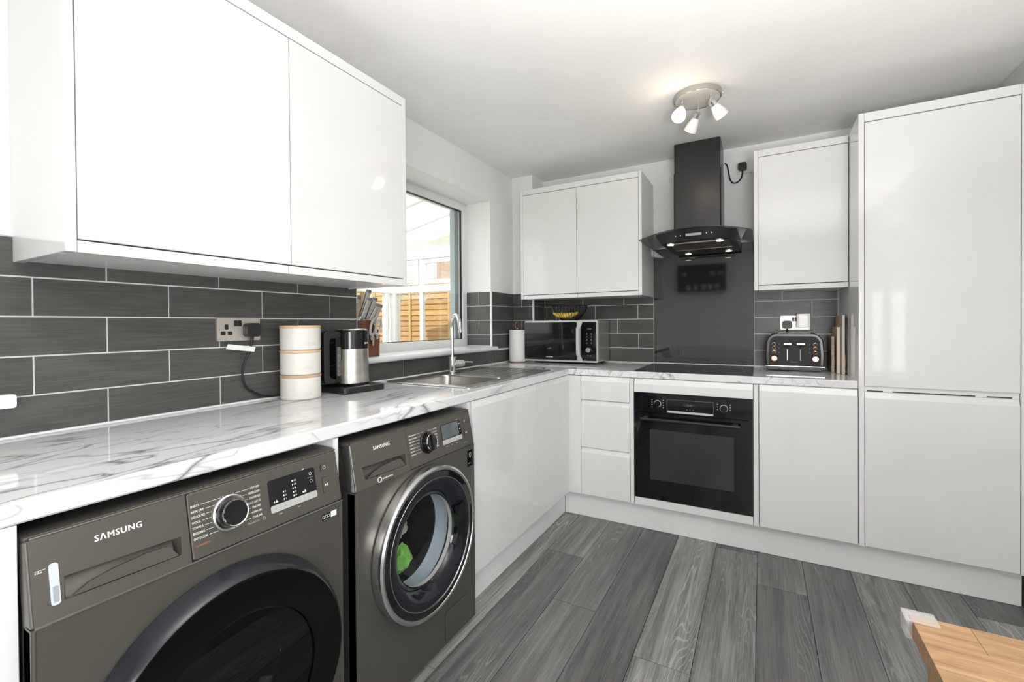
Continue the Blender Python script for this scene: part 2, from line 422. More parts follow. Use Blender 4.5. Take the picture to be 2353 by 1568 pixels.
def tube(bm, pts, r, seg=10, closed=False, radii=None):
    pts = [Vector(p) for p in pts]; k = len(pts); rings = []
    up = None
    for i in range(k):
        if closed: d = (pts[(i + 1) % k] - pts[i - 1]).normalized()
        else: d = (pts[min(i + 1, k - 1)] - pts[max(i - 1, 0)]).normalized()
        if up is None:
            up = Vector((0, 0, 1)) if abs(d.z) < 0.9 else Vector((1, 0, 0))
        s = d.cross(up).normalized(); up = s.cross(d).normalized()
        rr = radii[i] if radii else r
        rings.append([bm.verts.new(pts[i] + s * rr * math.cos(2 * PI * j / seg) + up * rr * math.sin(2 * PI * j / seg)) for j in range(seg)])
    m = k if closed else k - 1
    for i in range(m):
        p, q = rings[i], rings[(i + 1) % k]
        for j in range(seg): bm.faces.new((p[j], q[j], q[(j + 1) % seg], p[(j + 1) % seg]))
    if not closed:
        bm.faces.new(rings[0]); bm.faces.new(rings[-1][::-1])
    return bm

def smooth_path(pts, n=8):
    """Catmull-Rom"""
    pts = [Vector(p) for p in pts]; out = []
    for i in range(len(pts) - 1):
        p0 = pts[max(i - 1, 0)]; p1 = pts[i]; p2 = pts[i + 1]; p3 = pts[min(i + 2, len(pts) - 1)]
        for k in range(n):
            t = k / n
            out.append(0.5 * ((2 * p1) + (p2 - p0) * t + (2 * p0 - 5 * p1 + 4 * p2 - p3) * t * t + (3 * p1 - p0 - 3 * p2 + p3) * t ** 3))
    out.append(pts[-1]); return out

def rrect(u0, u1, v0, v1, r, n=5):
    out = []
    for cu, cv, a in ((u1 - r, v1 - r, 0), (u0 + r, v1 - r, PI / 2), (u0 + r, v0 + r, PI), (u1 - r, v0 + r, 1.5 * PI)):
        for i in range(n + 1):
            t = a + PI / 2 * i / n
            out.append((cu + r * math.cos(t), cv + r * math.sin(t)))
    return out

def circ(cu, cv, r, n=24): return [(cu + r * math.cos(2 * PI * i / n), cv + r * math.sin(2 * PI * i / n)) for i in range(n)]

def axes(o, ex, ey, ez):
    o, ex, ey, ez = Vector(o), Vector(ex), Vector(ey), Vector(ez)
    return lambda x, y, z: o + ex * x + ey * y + ez * z

def frame_to(o, d, hint=(0, 0, 1)):
    """frame with local z along d"""
    d = Vector(d).normalized(); h = Vector(hint)
    if abs(d.dot(h)) > 0.98: h = Vector((1, 0, 0))
    s = h.cross(d).normalized(); u = d.cross(s)
    return axes(o, s, u, d)

_txt_cache = {}
def text(bm, s, u, v, h, fn, align='LEFT', depth=0.0004, bold=0.0, sx=1.0, spacing=1.0, fat=0.0):
    """flat lettering: cap height h at (u,v) baseline; fn(u,v,d)->world"""
    key = (s, bold)
    cu = bpy.data.curves.new('t', 'FONT'); cu.body = s; cu.size = 1.0; cu.extrude = 0.01; cu.offset = bold; cu.space_character = spacing; cu.resolution_u = 2
    ob = bpy.data.objects.new('t', cu); C.objects.link(ob)
    dg = bpy.context.evaluated_depsgraph_get(); dg.update()
    me = bpy.data.meshes.new_from_object(ob.evaluated_get(dg))
    bpy.data.objects.remove(ob, do_unlink=True); bpy.data.curves.remove(cu)
    xs = [p.co.x for p in me.vertices] or [0]
    w = max(xs); k = h / 0.70
    off = {'LEFT': 0, 'RIGHT': -w * k * sx, 'CENTER': -w * k * sx / 2}[align]
    t = bmesh.new(); t.from_mesh(me); bpy.data.meshes.remove(me)
    for p in t.verts:
        p.co = Vector((u + off + p.co.x * k * sx, v + p.co.y * k, depth if p.co.z > 0 else 0.0))
    for q, sh in enumerate((0.0, -fat, fat) if fat else (0.0,)):
        t2 = t.copy()
        for p in t2.verts: p.co = fn(p.co.x + sh, p.co.y, p.co.z - q * 0.00004)
        merge(bm, t2)
    t.free(); return w * k * sx

def strip(bm, u0, v0, u1, v1, w, fn, depth=0.0004):
    """thin printed line"""
    d = Vector((u1 - u0, v1 - v0)).normalized(); p = Vector((-d.y, d.x)) * w / 2
    prism(bm, [(u0 + p.x, v0 + p.y), (u0 - p.x, v0 - p.y), (u1 - p.x, v1 - p.y), (u1 + p.x, v1 + p.y)], 0, depth, fn)

LX = lambda w, d, z: Vector((d, w, z))      # furniture against the window wall: w runs along Y, d away from the wall
LY = lambda w, d, z: Vector((w, -d, z))     # furniture against the cooker wall
def bx(bm, fn, w0, w1, d0, d1, z0, z1, b=0.0, seg=2): return box(bm, w0, w1, d0, d1, z0, z1, b, seg, fn)

# ------------------------------------------------------------------ key dimensions
ZC = 2.295; XR = 2.62; YR = -4.9
ZT, ZB, WX, WY = 0.909, 0.8715, 0.606, -0.602
FX, FY = 0.611, 0.621          # door face depth of the two runs
WIN0, WIN1, WSILL, WTOP, WD = -1.748, -0.5285, 1.035, 2.047, -0.198
TROW = [0.915, 1.013, 1.1145, 1.2165, 1.318, 1.418]
BXX, BXY = 0.1685, -0.199

# ------------------------------------------------------------------ room shell
DW0, DW1, DWT = -3.75, -3.075, 2.2     # doorway to the glazed lean-to
bm = B()
box(bm, -0.30, 0, DW1, WIN0, 0, ZC); box(bm, -0.30, 0, WIN1, 0.0, 0, ZC)
box(bm, -0.30, 0, WIN0, WIN1, 0, 1.004); box(bm, -0.30, 0, WIN0, WIN1, WTOP, ZC)
box(bm, -0.30, 0, DW0, DW1, DWT, ZC); box(bm, -0.30, 0, YR, DW0, 0, ZC)
wall_left = struct('wall_left', bm, 'wall_paint')
bm = B(); box(bm, -0.30, XR + 0.2, 0, 0.2, 0, ZC); box(bm, 0.0, BXX, BXY, 0, 0, ZC)
wall_back = struct('wall_back', bm, 'wall_paint')
W2 = (-4.4, -2.6, 0.02, 2.1)  # unseen glazed opening, enlarged for more even light from the side
bm = B(); box(bm, XR, XR + 0.2, YR, W2[0], 0, ZC); box(bm, XR, XR + 0.2, W2[1], 0, 0, ZC)
box(bm, XR, XR + 0.2, W2[0], W2[1], 0, W2[2]); box(bm, XR, XR + 0.2, W2[0], W2[1], W2[3], ZC)
wall_right = struct('wall_right', bm, 'low_bounce_paint')
bm2 = B(); box(bm2, -0.30, XR + 0.2, YR - 0.2, YR, 0, ZC)
wall_rear = struct('wall_rear', bm2, 'wall_paint')
bm = B(); box(bm, -0.30, XR + 0.2, YR - 0.2, 0.2, ZC, ZC + 0.12)
ceiling = struct('ceiling', bm, 'ceiling_paint')
bm = B(); box(bm, -0.30, XR + 0.2, YR - 0.2, 0.2, -0.12, -0.006)
floor = struct('floor', bm, 'dark_line')

# floor planks
xs = [-0.0, 0.085, 0.277, 0.469, 0.662, 0.8565, 1.0485, 1.2405, 1.432, 1.623, 1.8145, 2.007, 2.1985, 2.39, 2.582, XR]
ends = [-1.2, -0.7, -0.9, -2.018, -1.063, -1.45, -1.95, -1.625, -0.618, -0.909, -1.9, -0.50, -1.35, -0.75, -1.1]
LEN = 1.42
for i in range(15):
    cuts = [0.0]; y = ends[i]
    while y < 0: y += LEN
    y -= LEN
    while y > YR: cuts.append(y); y -= LEN
    cuts.append(YR)
    for a, b in zip(cuts[:-1], cuts[1:]):
        if a - b < 0.02: continue
        bm = B(); box(bm, xs[i] + 0.0011, xs[i + 1] - 0.0011, b + 0.0011, a - 0.0011, -0.012, 0.0)
        part('floor_plank', bm, 'floor_plank', floor, smooth=False)

# wall tiles: a grout bed on the wall, every tile an object
def tiles(wall, fn, rows, joints, w0, w1, bed=0.004, proud=0.007, g=0.0021):
    """rows: list of (z0,z1); joints: list per row of w values"""
    for (z0, z1), js in zip(rows, joints):
        cuts = [w0] + [j for j in sorted(js) if w0 + 0.004 < j < w1 - 0.004] + [w1]
        for a, b in zip(cuts[:-1], cuts[1:]):
            ga = g * 0.5 if a == w0 else g; gb = g * 0.5 if b == w1 else g
            bm = B(); bx(bm, fn, a + ga, b - gb, bed - 0.002, proud, z0 + g, z1 - g)
            part('tile', bm, 'tile', wall, smooth=False)

rows = list(zip(TROW[:-1], TROW[1:]))
A = [-2.9855, -2.675, -2.3635, -2.0555]; Bj = [-2.828, -2.518, -2.2075, -1.898]
Jl = [A, Bj, A, Bj, A]
bm = B(); box(bm, 0, 0.004, DW1, WIN0, ZT, 1.4185); struct('grout', bm, 'grout', wall_left)
tiles(wall_left, LX, rows, Jl, DW1, WIN0)
# below the sill
bm = B(); box(bm, 0, 0.004, WIN0, BXY, ZT, 1.004); struct('grout', bm, 'grout', wall_left)
tiles(wall_left, LX, [(0.915, 1.004)], [[-1.7445, -1.434, -1.124, -0.814, -0.504]], WIN0, BXY)
# pier beside the window and its reveal
bm = B(); box(bm, 0, 0.004, WIN1, BXY, 1.004, 1.4185); struct('grout', bm, 'grout', wall_left)
tiles(wall_left, LX, [(1.013, 1.1145)] + rows[2:], [[-0.43], [-0.335], [-0.43], [-0.335]], WIN1 + 0.006, BXY)
RV = lambda w, d, z: Vector((w, WIN1 - d, z))
bm = B(); bx(bm, RV, WD, 0.0, 0, 0.004, WSILL, 1.4185); struct('grout', bm, 'grout', wall_left)
tiles(wall_left, RV, [(1.038, 1.1145)] + rows[2:], [[], [-0.098], [], [-0.098]], WD, -0.004)
bm = B(); box(bm, -0.003, 0.0095, WIN1 - 0.0095, WIN1 + 0.003, WSILL, 1.4195, 0.002); struct('tile_trim', bm, 'upvc', wall_left)
bm = B(); box(bm, -0.006, 0.0085, WIN0 - 0.0015, WIN0 + 0.0015, ZT + 0.1, 1.4195); struct('tile_trim', bm, 'upvc', wall_left)
bm = B(); box(bm, 0.0, 0.0085, DW1, WIN0, 1.4185, 1.4215); struct('tile_trim', bm, 'upvc', wall_left)
# cooker wall: boxing front, boxing side, then the wall proper
BF = lambda w, d, z: Vector((w, BXY - d, z))
bm = B(); bx(bm, BF, 0.0, BXX, 0, 0.004, ZT, 1.4185); struct('grout', bm, 'grout', wall_back)
tiles(wall_back, BF, rows, [[0.075], [], [0.075], [], [0.075]], 0.008, BXX - 0.004)
BS = lambda w, d, z: Vector((BXX + d, w, z))
bm = B(); bx(bm, BS, BXY, 0, 0, 0.004, ZT, 1.4185); struct('grout', bm, 'grout', wall_back)
tiles(wall_back, BS, rows, [[-0.1]] * 5, BXY + 0.004, -0.008)
bm = B(); box(bm, BXX - 0.004, BXX + 0.0095, BXY - 0.0095, BXY + 0.004, ZT, 1.4195, 0.002); struct('tile_trim', bm, 'upvc', wall_back)
bm = B(); bx(bm, LY, BXX, 2.034, 0, 0.004, ZT, 1.4185); struct('grout', bm, 'grout', wall_back)
tiles(wall_back, LY, rows, [[0.27, 0.58], [0.27, 0.58, 0.8937], [0.435, 0.745], [0.27, 0.58, 0.89], [0.485, 0.791]], BXX + 0.008, 0.997)
tiles(wall_back, LY, rows, [[1.77], [1.925], [1.77], [1.9065], [1.755]], 1.6065, 2.03)
# sealant bead at the worktop
bm = B(); box(bm, 0.0, 0.012, -3.06, BXY - 0.014, ZT, 0.9165, 0.003); struct('sealant', bm, 'upvc', wall_left)
bm = B(); box(bm, 0.0, BXX + 0.004, BXY - 0.012, BXY, ZT, 0.9165, 0.003); box(bm, BXX, BXX + 0.012, BXY, -0.004, ZT, 0.9165, 0.003); box(bm, BXX, 2.034, -0.012, 0, ZT, 0.9165, 0.003)
struct('sealant', bm, 'upvc', wall_back)

# ------------------------------------------------------------------ kitchen window
WF = lambda w, d, z: Vector((WD - d, w, z))   # d goes outwards
def frame_boxes(bm, fn, w0, w1, z0, z1, t, d0, d1, b=0.003):
    bx(bm, fn, w0, w1, d0, d1, z1 - t, z1, b); bx(bm, fn, w0, w1, d0, d1, z0, z0 + t, b)
    bx(bm, fn, w0, w0 + t, d0, d1, z0 + t, z1 - t, b); bx(bm, fn, w1 - t, w1, d0, d1, z0 + t, z1 - t, b)
bm = B(); frame_boxes(bm, WF, WIN0, WIN1, 1.034, WTOP, 0.052, 0.0, 0.07)
window_1 = struct('window_1', bm, 'upvc', smooth=True)
bm = B(); frame_boxes(bm, WF, WIN0 + 0.05, WIN1 - 0.05, 1.084, WTOP - 0.05, 0.006, 0.012, 0.03, 0.0)
struct('gasket', bm, 'gasket', window_1)
bm = B(); bx(bm, WF, WIN0 + 0.056, WIN1 - 0.056, 0.018, 0.022, 1.09, WTOP - 0.056)
struct('pane', bm, 'window_glass', window_1)
bm = B(); bx(bm, WF, WIN1 - 0.105, WIN1 - 0.055, 0.032, 0.075, 1.085, WTOP - 0.052, 0.003); struct('outer_strip', bm, 'window_teal', window_1)  # teal-grey upright strip just outside the pane
bm = B(); bx(bm, WF, WIN1 - 0.068, WIN1 - 0.056, 0.023, 0.031, 1.09, WTOP - 0.058, 0.002); struct('glazing_bead', bm, 'upvc', window_1)
WF2 = lambda w, d, z: Vector((XR + 0.02 + d, w, z))
bm = B(); frame_boxes(bm, WF2, W2[0], W2[1], W2[2], W2[3], 0.06, 0.0, 0.07); bx(bm, WF2, -3.53, -3.47, 0.002, 0.068, W2[2] + 0.06, W2[3] - 0.06)
window_2 = struct('window_2', bm, 'upvc', smooth=True)
for a, b in ((W2[0] + 0.06, -3.53), (-3.47, W2[1] - 0.06)):
    bm = B(); bx(bm, WF2, a, b, 0.03, 0.034, W2[2] + 0.06, W2[3] - 0.06); struct('pane', bm, 'window_glass', window_2)
# sill board with a round nosing
bm = B(); pts = [(-0.198, 1.005), (0.03, 1.005)] + [(0.03 + 0.015 * math.sin(PI * i / 10), 1.02 - 0.015 * math.cos(PI * i / 10)) for i in range(1, 10)] + [(0.03, 1.035), (-0.198, 1.035)]
def wp(bm, pts, y0, y1, **k): return prism(bm, pts, y0, y1, lambda u, v, d: Vector((u, d, v)), **k)
wp(bm, pts, WIN0, WIN1)
pn = [(0.008, 1.005), (0.03, 1.005)] + [(0.03 + 0.015 * math.sin(PI * i / 10), 1.02 - 0.015 * math.cos(PI * i / 10)) for i in range(1, 10)] + [(0.03, 1.035), (0.008, 1.035)]
wp(bm, pn, WIN1 + 0.0005, WIN1 + 0.02)
struct('window_sill', bm, 'upvc', window_1, smooth=True)

# doorway frame to the lean-to (its far jamb is what the cabinet side mirrors)
bm = B()
box(bm, -0.20, 0.012, DW1 - 0.05, DW1, 0, DWT, 0.003); box(bm, -0.20, 0.012, DW0, DW0 + 0.05, 0, DWT, 0.003); box(bm, -0.20, 0.012, DW0 + 0.05, DW1 - 0.05, DWT - 0.05, DWT, 0.003)
struct('door_1', bm, 'upvc', smooth=True)

# ------------------------------------------------------------------ worktop
bm = B()
SX0, SX1, SY0, SY1 = 0.105, 0.495, -1.565, -1.205       # bowl cut-out
XN = WX - 0.012
box(bm, 0.0, XN, -3.06, SY0, ZB, ZT); box(bm, 0.0, SX0, SY0, SY1, ZB, ZT); box(bm, SX1, XN, SY0, SY1, ZB, ZT)
box(bm, 0.0, XN, SY1, BXY, ZB, ZT); box(bm, BXX, XN, BXY, 0, ZB, ZT); box(bm, XN, 2.034, WY + 0.012, 0, ZB, ZT)
def nose(x): return [(0, 0), (0.008, 0), (0.012, 0.004), (0.012, 0.0325), (0.0095, 0.0365), (0.005, 0.0375), (0, 0.0375)]
wp(bm, [(XN + u, ZB + v) for u, v in nose(0)], -3.06, WY)
prism(bm, [(u, ZB + v) for u, v in nose(0)], WX - 0.012, 2.034, lambda u, v, d: Vector((d, WY + 0.012 - u, v)))
single('worktop', bm, 'marble', 'glossy white worktop with grey marble veins running around the corner', 'worktop', origin=(0.3, -1.5, ZB))

# ------------------------------------------------------------------ cabinets
def jdoor(fn, w0, w1, z0, z1, face, th=0.019, groove='top'):
    """handleless door with a J shaped grip along its top (or plain)"""
    bm = B()
    if groove == 'top':
        pts = [(face - th, z0), (face - 0.002, z0), (face, z0 + 0.002), (face, z1 - 0.028), (face - 0.003, z1 - 0.024), (face - 0.010, z1 - 0.004), (face - 0.013, z1), (face - th, z1)]
    else:
        pts = [(face - th, z0), (face - 0.002, z0), (face, z0 + 0.002), (face, z1 - 0.002), (face - 0.002, z1), (face - th, z1)]
    prism(bm, pts, w0, w1, lambda u, v, d: fn(d, u, v))
    return bm

def carcass(fn, w0, w1, d0, d1, z0, z1, t=0.018):
    bm = B()
    bx(bm, fn, w0, w0 + t, d0, d1, z0, z1); bx(bm, fn, w1 - t, w1, d0, d1, z0, z1)
    bx(bm, fn, w0 + t, w1 - t, d0, d1, z0, z0 + t); bx(bm, fn, w0 + t, w1 - t, d0, d1, z1 - t, z1)
    bx(bm, fn, w0 + t, w1 - t, d0, d0 + 0.006, z0 + t, z1 - t)
    return bm

def wall_unit(name, label, fn, w0, w1, dep, z0, z1, doors, side0=True, side1=True, base_split=None):
    """wall cabinet: carcass, gable panels flush with the doors, cornice, bottom rail, doors"""
    org = fn((w0 + w1) / 2, dep / 2, z0)
    t = thing(name, label, 'cabinet', org)
    e0 = w0 + (0.02 if side0 else 0); e1 = w1 - (0.02 if side1 else 0)
    part('carcass', carcass(fn, e0, e1, 0.001, dep - 0.022, z0 + 0.004, z1 - 0.004), 'carcass_white', t, smooth=False)
    for s, a, b in ((side0, w0, w0 + 0.0195), (side1, w1 - 0.0195, w1)):
        if s:
            bm = B(); bx(bm, fn, a, b, 0.0012, dep, z0, z1, 0.001, 1); part('gable_panel', bm, 'gloss_white', t)
    bm = B(); bx(bm, fn, e0 + 0.0005, e1 - 0.0005, dep - 0.0205, dep, z1 - 0.036, z1, 0.001, 1); part('cornice', bm, 'gloss_white', t)
    cuts = [e0] + (base_split or []) + [e1]
    for a, b in zip(cuts[:-1], cuts[1:]):
        bm = B(); bx(bm, fn, a + 0.001, b - 0.001, dep - 0.0205, dep - 0.003, z0, z0 + 0.026, 0.001, 1); part('bottom_rail', bm, 'gloss_white', t)
    for a, b in doors:
        part('door', jdoor(fn, a, b, z0 + 0.0295, z1 - 0.039, dep, 0.018, 'plain'), 'gloss_white', t)
    return t

wall_unit('wall_cabinet', 'wide white gloss wall cabinet with two doors above the washing machine and dryer', LX, -2.862, -1.775, 0.339, 1.353, 2.1415,
          [(-2.8405, -2.3215), (-2.3185, -1.7965)], base_split=[-2.327])
wall_unit('wall_cabinet', 'white gloss double door wall cabinet above the microwave', LY, 0.1515, 0.999, 0.363, 1.3636, 2.1365,
          [(0.1725, 0.5705), (0.5735, 0.9775)], base_split=[0.576])
wall_unit('wall_cabinet', 'white gloss single door wall cabinet above the toaster', LY, 1.6105, 2.0335, 0.363, 1.3636, 2.1365,
          [(1.6315, 2.031)], side1=False)

PLZ = 0.1485
# corner post
bm = B(); box(bm, FX - 0.019, 0.686, -FY, -FY + 0.0185, PLZ + 0.002, 0.8695, 0.001, 1)
single('corner_post', bm, 'gloss_white', 'narrow white corner filler panel beside the three drawers', 'panel', origin=(0.65, -0.61, 0.15))
# drawer unit
t = thing('drawer_cabinet', 'white three drawer base cabinet beside the oven', 'cabinet', (0.835, -0.31, PLZ))
part('carcass', carcass(LY, 0.688, 0.982, 0.02, FY - 0.022, PLZ, ZB - 0.002), 'carcass_white', t, smooth=False)
for z0, z1 in ((0.151, 0.436), (0.4395, 0.7245), (0.728, 0.8685)):
    part('drawer', jdoor(LY, 0.6885, 0.9815, z0, z1, FY), 'gloss_white', t)
# slim end panels between the units
bm = B(); box(bm, 0.9845, 1.0055, -FY, -0.02, PLZ + 0.0005, 0.8695, 0.001, 1)
single('end_panel', bm, 'gloss_white', 'slim white upright panel between the drawers and the oven', 'panel', origin=(0.995, -0.3, 0.15))
bm = B(); box(bm, 1.6085, 1.6305, -FY, -0.02, PLZ + 0.0005, 0.8695, 0.001, 1)
single('end_panel', bm, 'gloss_white', 'slim white upright panel between the oven and the cupboard under the toaster', 'panel', origin=(1.62, -0.3, 0.15))
# oven housing
t = thing('oven_cabinet', 'white oven housing whose strips frame the black oven above and below', 'cabinet', (1.307, -0.31, PLZ))
part('carcass', carcass(LY, 1.0075, 1.6065, 0.02, FY - 0.022, PLZ, ZB - 0.002), 'carcass_white', t, smooth=False)
part('filler_strip', jdoor(LY, 1.009, 1.6055, 0.7945, 0.8685, FY), 'gloss_white', t)
bm = B(); bx(bm, LY, 1.009, 1.6055, FY - 0.019, FY, 0.151, 0.1945, 0.001, 1); part('filler_strip', bm, 'gloss_white', t)
# base cupboard
t = thing('base_cabinet', 'white handleless single door base cabinet under the toaster', 'cabinet', (1.832, -0.31, PLZ))
part('carcass', carcass(LY, 1.6325, 2.033, 0.02, FY - 0.022, PLZ, ZB - 0.002), 'carcass_white', t, smooth=False)
part('door', jdoor(LY, 1.6335, 2.0315, 0.151, 0.8685, FY), 'gloss_white', t)
# tall fridge housing
t = thing('tall_cabinet', 'tall white integrated fridge freezer cabinet with an upper and a lower door', 'cabinet', (2.30, -0.31, 0))
bm = B(); bx(bm, LY, 2.035, 2.0555, 0.001, FY + 0.001, PLZ, 2.139, 0.001, 1); part('gable_panel', bm, 'gloss_white', t)
bm = B(); bx(bm, LY, 2.5605, 2.5805, 0.001, FY + 0.001, PLZ, 2.139, 0.001, 1); part('gable_panel', bm, 'gloss_white', t)
part('carcass', carcass(LY, 2.056, 2.56, 0.002, FY - 0.022, PLZ, 2.13), 'carcass_white', t, smooth=False)
bm = B(); bx(bm, LY, 2.0562, 2.56, FY - 0.02, FY + 0.001, 2.099, 2.139, 0.001, 1); part('cornice', bm, 'gloss_white', t)
part('door', jdoor(LY, 2.0578, 2.5574, 0.889, 2.0955, FY, groove='plain'), 'gloss_white', t)
part('door', jdoor(LY, 2.0578, 2.5574, 0.151, 0.8625, FY), 'gloss_white', t)
bm = B(); bx(bm, LY, 2.0578, 2.5574, FY - 0.02, FY - 0.013, 0.8635, 0.8875); vr = part('vent_rail', bm, 'carcass_white', t, smooth=False)
bm = B()
for a, b in ((2.068, 2.124), (2.158, 2.428), (2.464, 2.537)): bx(bm, LY, a, b, FY - 0.0135, FY - 0.0115, 0.865, 0.8695)
part('vent_slot', bm, 'dark_line', vr, smooth=False)
# window-wall run
t = thing('sink_cabinet', 'white gloss double door base cabinet under the sink', 'cabinet', (0.3, -1.15, PLZ))
part('carcass', carcass(LX, -1.695, -0.64, 0.02, FX - 0.022, PLZ, 0.70), 'carcass_white', t, smooth=False)
part('door', jdoor(LX, -1.688, -1.0775, 0.151, 0.8685, FX), 'gloss_white', t)
part('door', jdoor(LX, -1.0745, -0.626, 0.151, 0.8685, FX), 'gloss_white', t)
for y, lab in ((-1.7165, 'white end panel between the washing machine and the sink cupboard'), (-2.384, 'white end panel between the washing machine and the tumble dryer'), (-3.0215, 'white end panel at the outer side of the tumble dryer')):
    bm = B(); box(bm, 0.02, 0.602, y - (0.030 if y < -3 else 0.0), y + 0.017, 0.0, ZB - 0.0015, 0.001, 1)
    single('end_panel', bm, 'gloss_white', lab, 'panel', origin=(0.3, y, 0))
# plinths
bm = B(); box(bm, 0.548, 0.564, -1.698, -0.578, 0.001, PLZ - 0.002, 0.001, 1)
single('plinth', bm, 'carcass_white', 'white plinth board under the sink cupboard doors', 'plinth', origin=(0.556, -1.1, 0))
bm = B(); box(bm, 0.5645, 2.578, -0.576, -0.560, 0.001, PLZ - 0.002, 0.001, 1)
single('plinth', bm, 'carcass_white', 'long white plinth board under the drawers, oven and tall cabinet', 'plinth', origin=(1.5, -0.57, 0))
bm = B(); box(bm, 2.584, 2.6195, -0.66, -0.60, 0.001, 0.11, 0.006, 2); struct('baseboard_right', bm, 'upvc', smooth=True)
bm = B(); box(bm, 2.602, 2.6195, YR, -0.661, 0.001, 0.11, 0.004, 2); struct('trim_1', bm, 'upvc', smooth=True)
# ------------------------------------------------------------------ washing machine and tumble dryer
XF = 0.64; MW = 0.612
PZ0, PZ1, PTILT = 0.711, 0.843, 0.19
def PANEL(y0):
    nx = Vector((1, 0, PTILT)).normalized()
    return lambda s, z, d: Vector((XF + 0.001 - (z - 0.71) * PTILT, y0 + s, z)) + nx * d
def FRONT(y0): return lambda s, z, d: Vector((XF + d, y0 + s, z))

def ring_plate(bm, fn, w, z0, z1, cs, cz, r, d0, d1, rc=0.012, n=72):
    """rectangular plate with a round hole"""
    def edge(a):
        c, s = math.cos(a), math.sin(a)
        k = min((w - cs) / c if c > 1e-9 else 1e9, -cs / c if c < -1e-9 else 1e9, (z1 - cz) / s if s > 1e-9 else 1e9, (z0 - cz) / s if s < -1e-9 else 1e9)
        return cs + c * k, cz + s * k
    angs = sorted([2 * PI * i / n for i in range(n)] + [math.atan2(v - cz, u - cs) % (2 * PI) for u in (0, w) for v in (z0, z1)])
    L = []
    for a in angs:
        u, v = edge(a); cu, cv = cs + r * math.cos(a), cz + r * math.sin(a)
        L.append([bm.verts.new(fn(*p)) for p in ((u, v, d1), (cu, cv, d1), (cu, cv, d0), (u, v, d0))])
    for p, q in zip(L, L[1:] + L[:1]):
        for i in range(4):
            j = (i + 1) % 4
            bm.faces.new((p[i], q[i], q[j], p[j]))

def drawer_face(bm, fn, s0, s1, z0, z1, hole, depth):
    """drawer front with a recessed grip: hole = 4 (s,z) corners bl, br, tr, tl"""
    o = [(s0, z0), (s1, z0), (s1, z1), (s0, z1)]
    vo = [bm.verts.new(fn(u, v, 0)) for u, v in o]; vb = [bm.verts.new(fn(u, v, -0.012)) for u, v in o]
    vh = [bm.verts.new(fn(u, v, 0)) for u, v in hole]
    cx = sum(u for u, v in hole) / 4; 
    inner = [(u + (0.006 if u < cx else -0.006), v) for u, v in hole]
    dp = [depth * 0.62, depth * 0.62, depth, depth]
    vi = [bm.verts.new(fn(u, v, -d)) for (u, v), d in zip(inner, dp)]
    for i in range(4):
        j = (i + 1) % 4
        bm.faces.new((vo[i], vo[j], vh[j], vh[i])); bm.faces.new((vh[i], vh[j], vi[j], vi[i])); bm.faces.new((vo[j], vo[i], vb[i], vb[j]))
    bm.faces.new(vi)

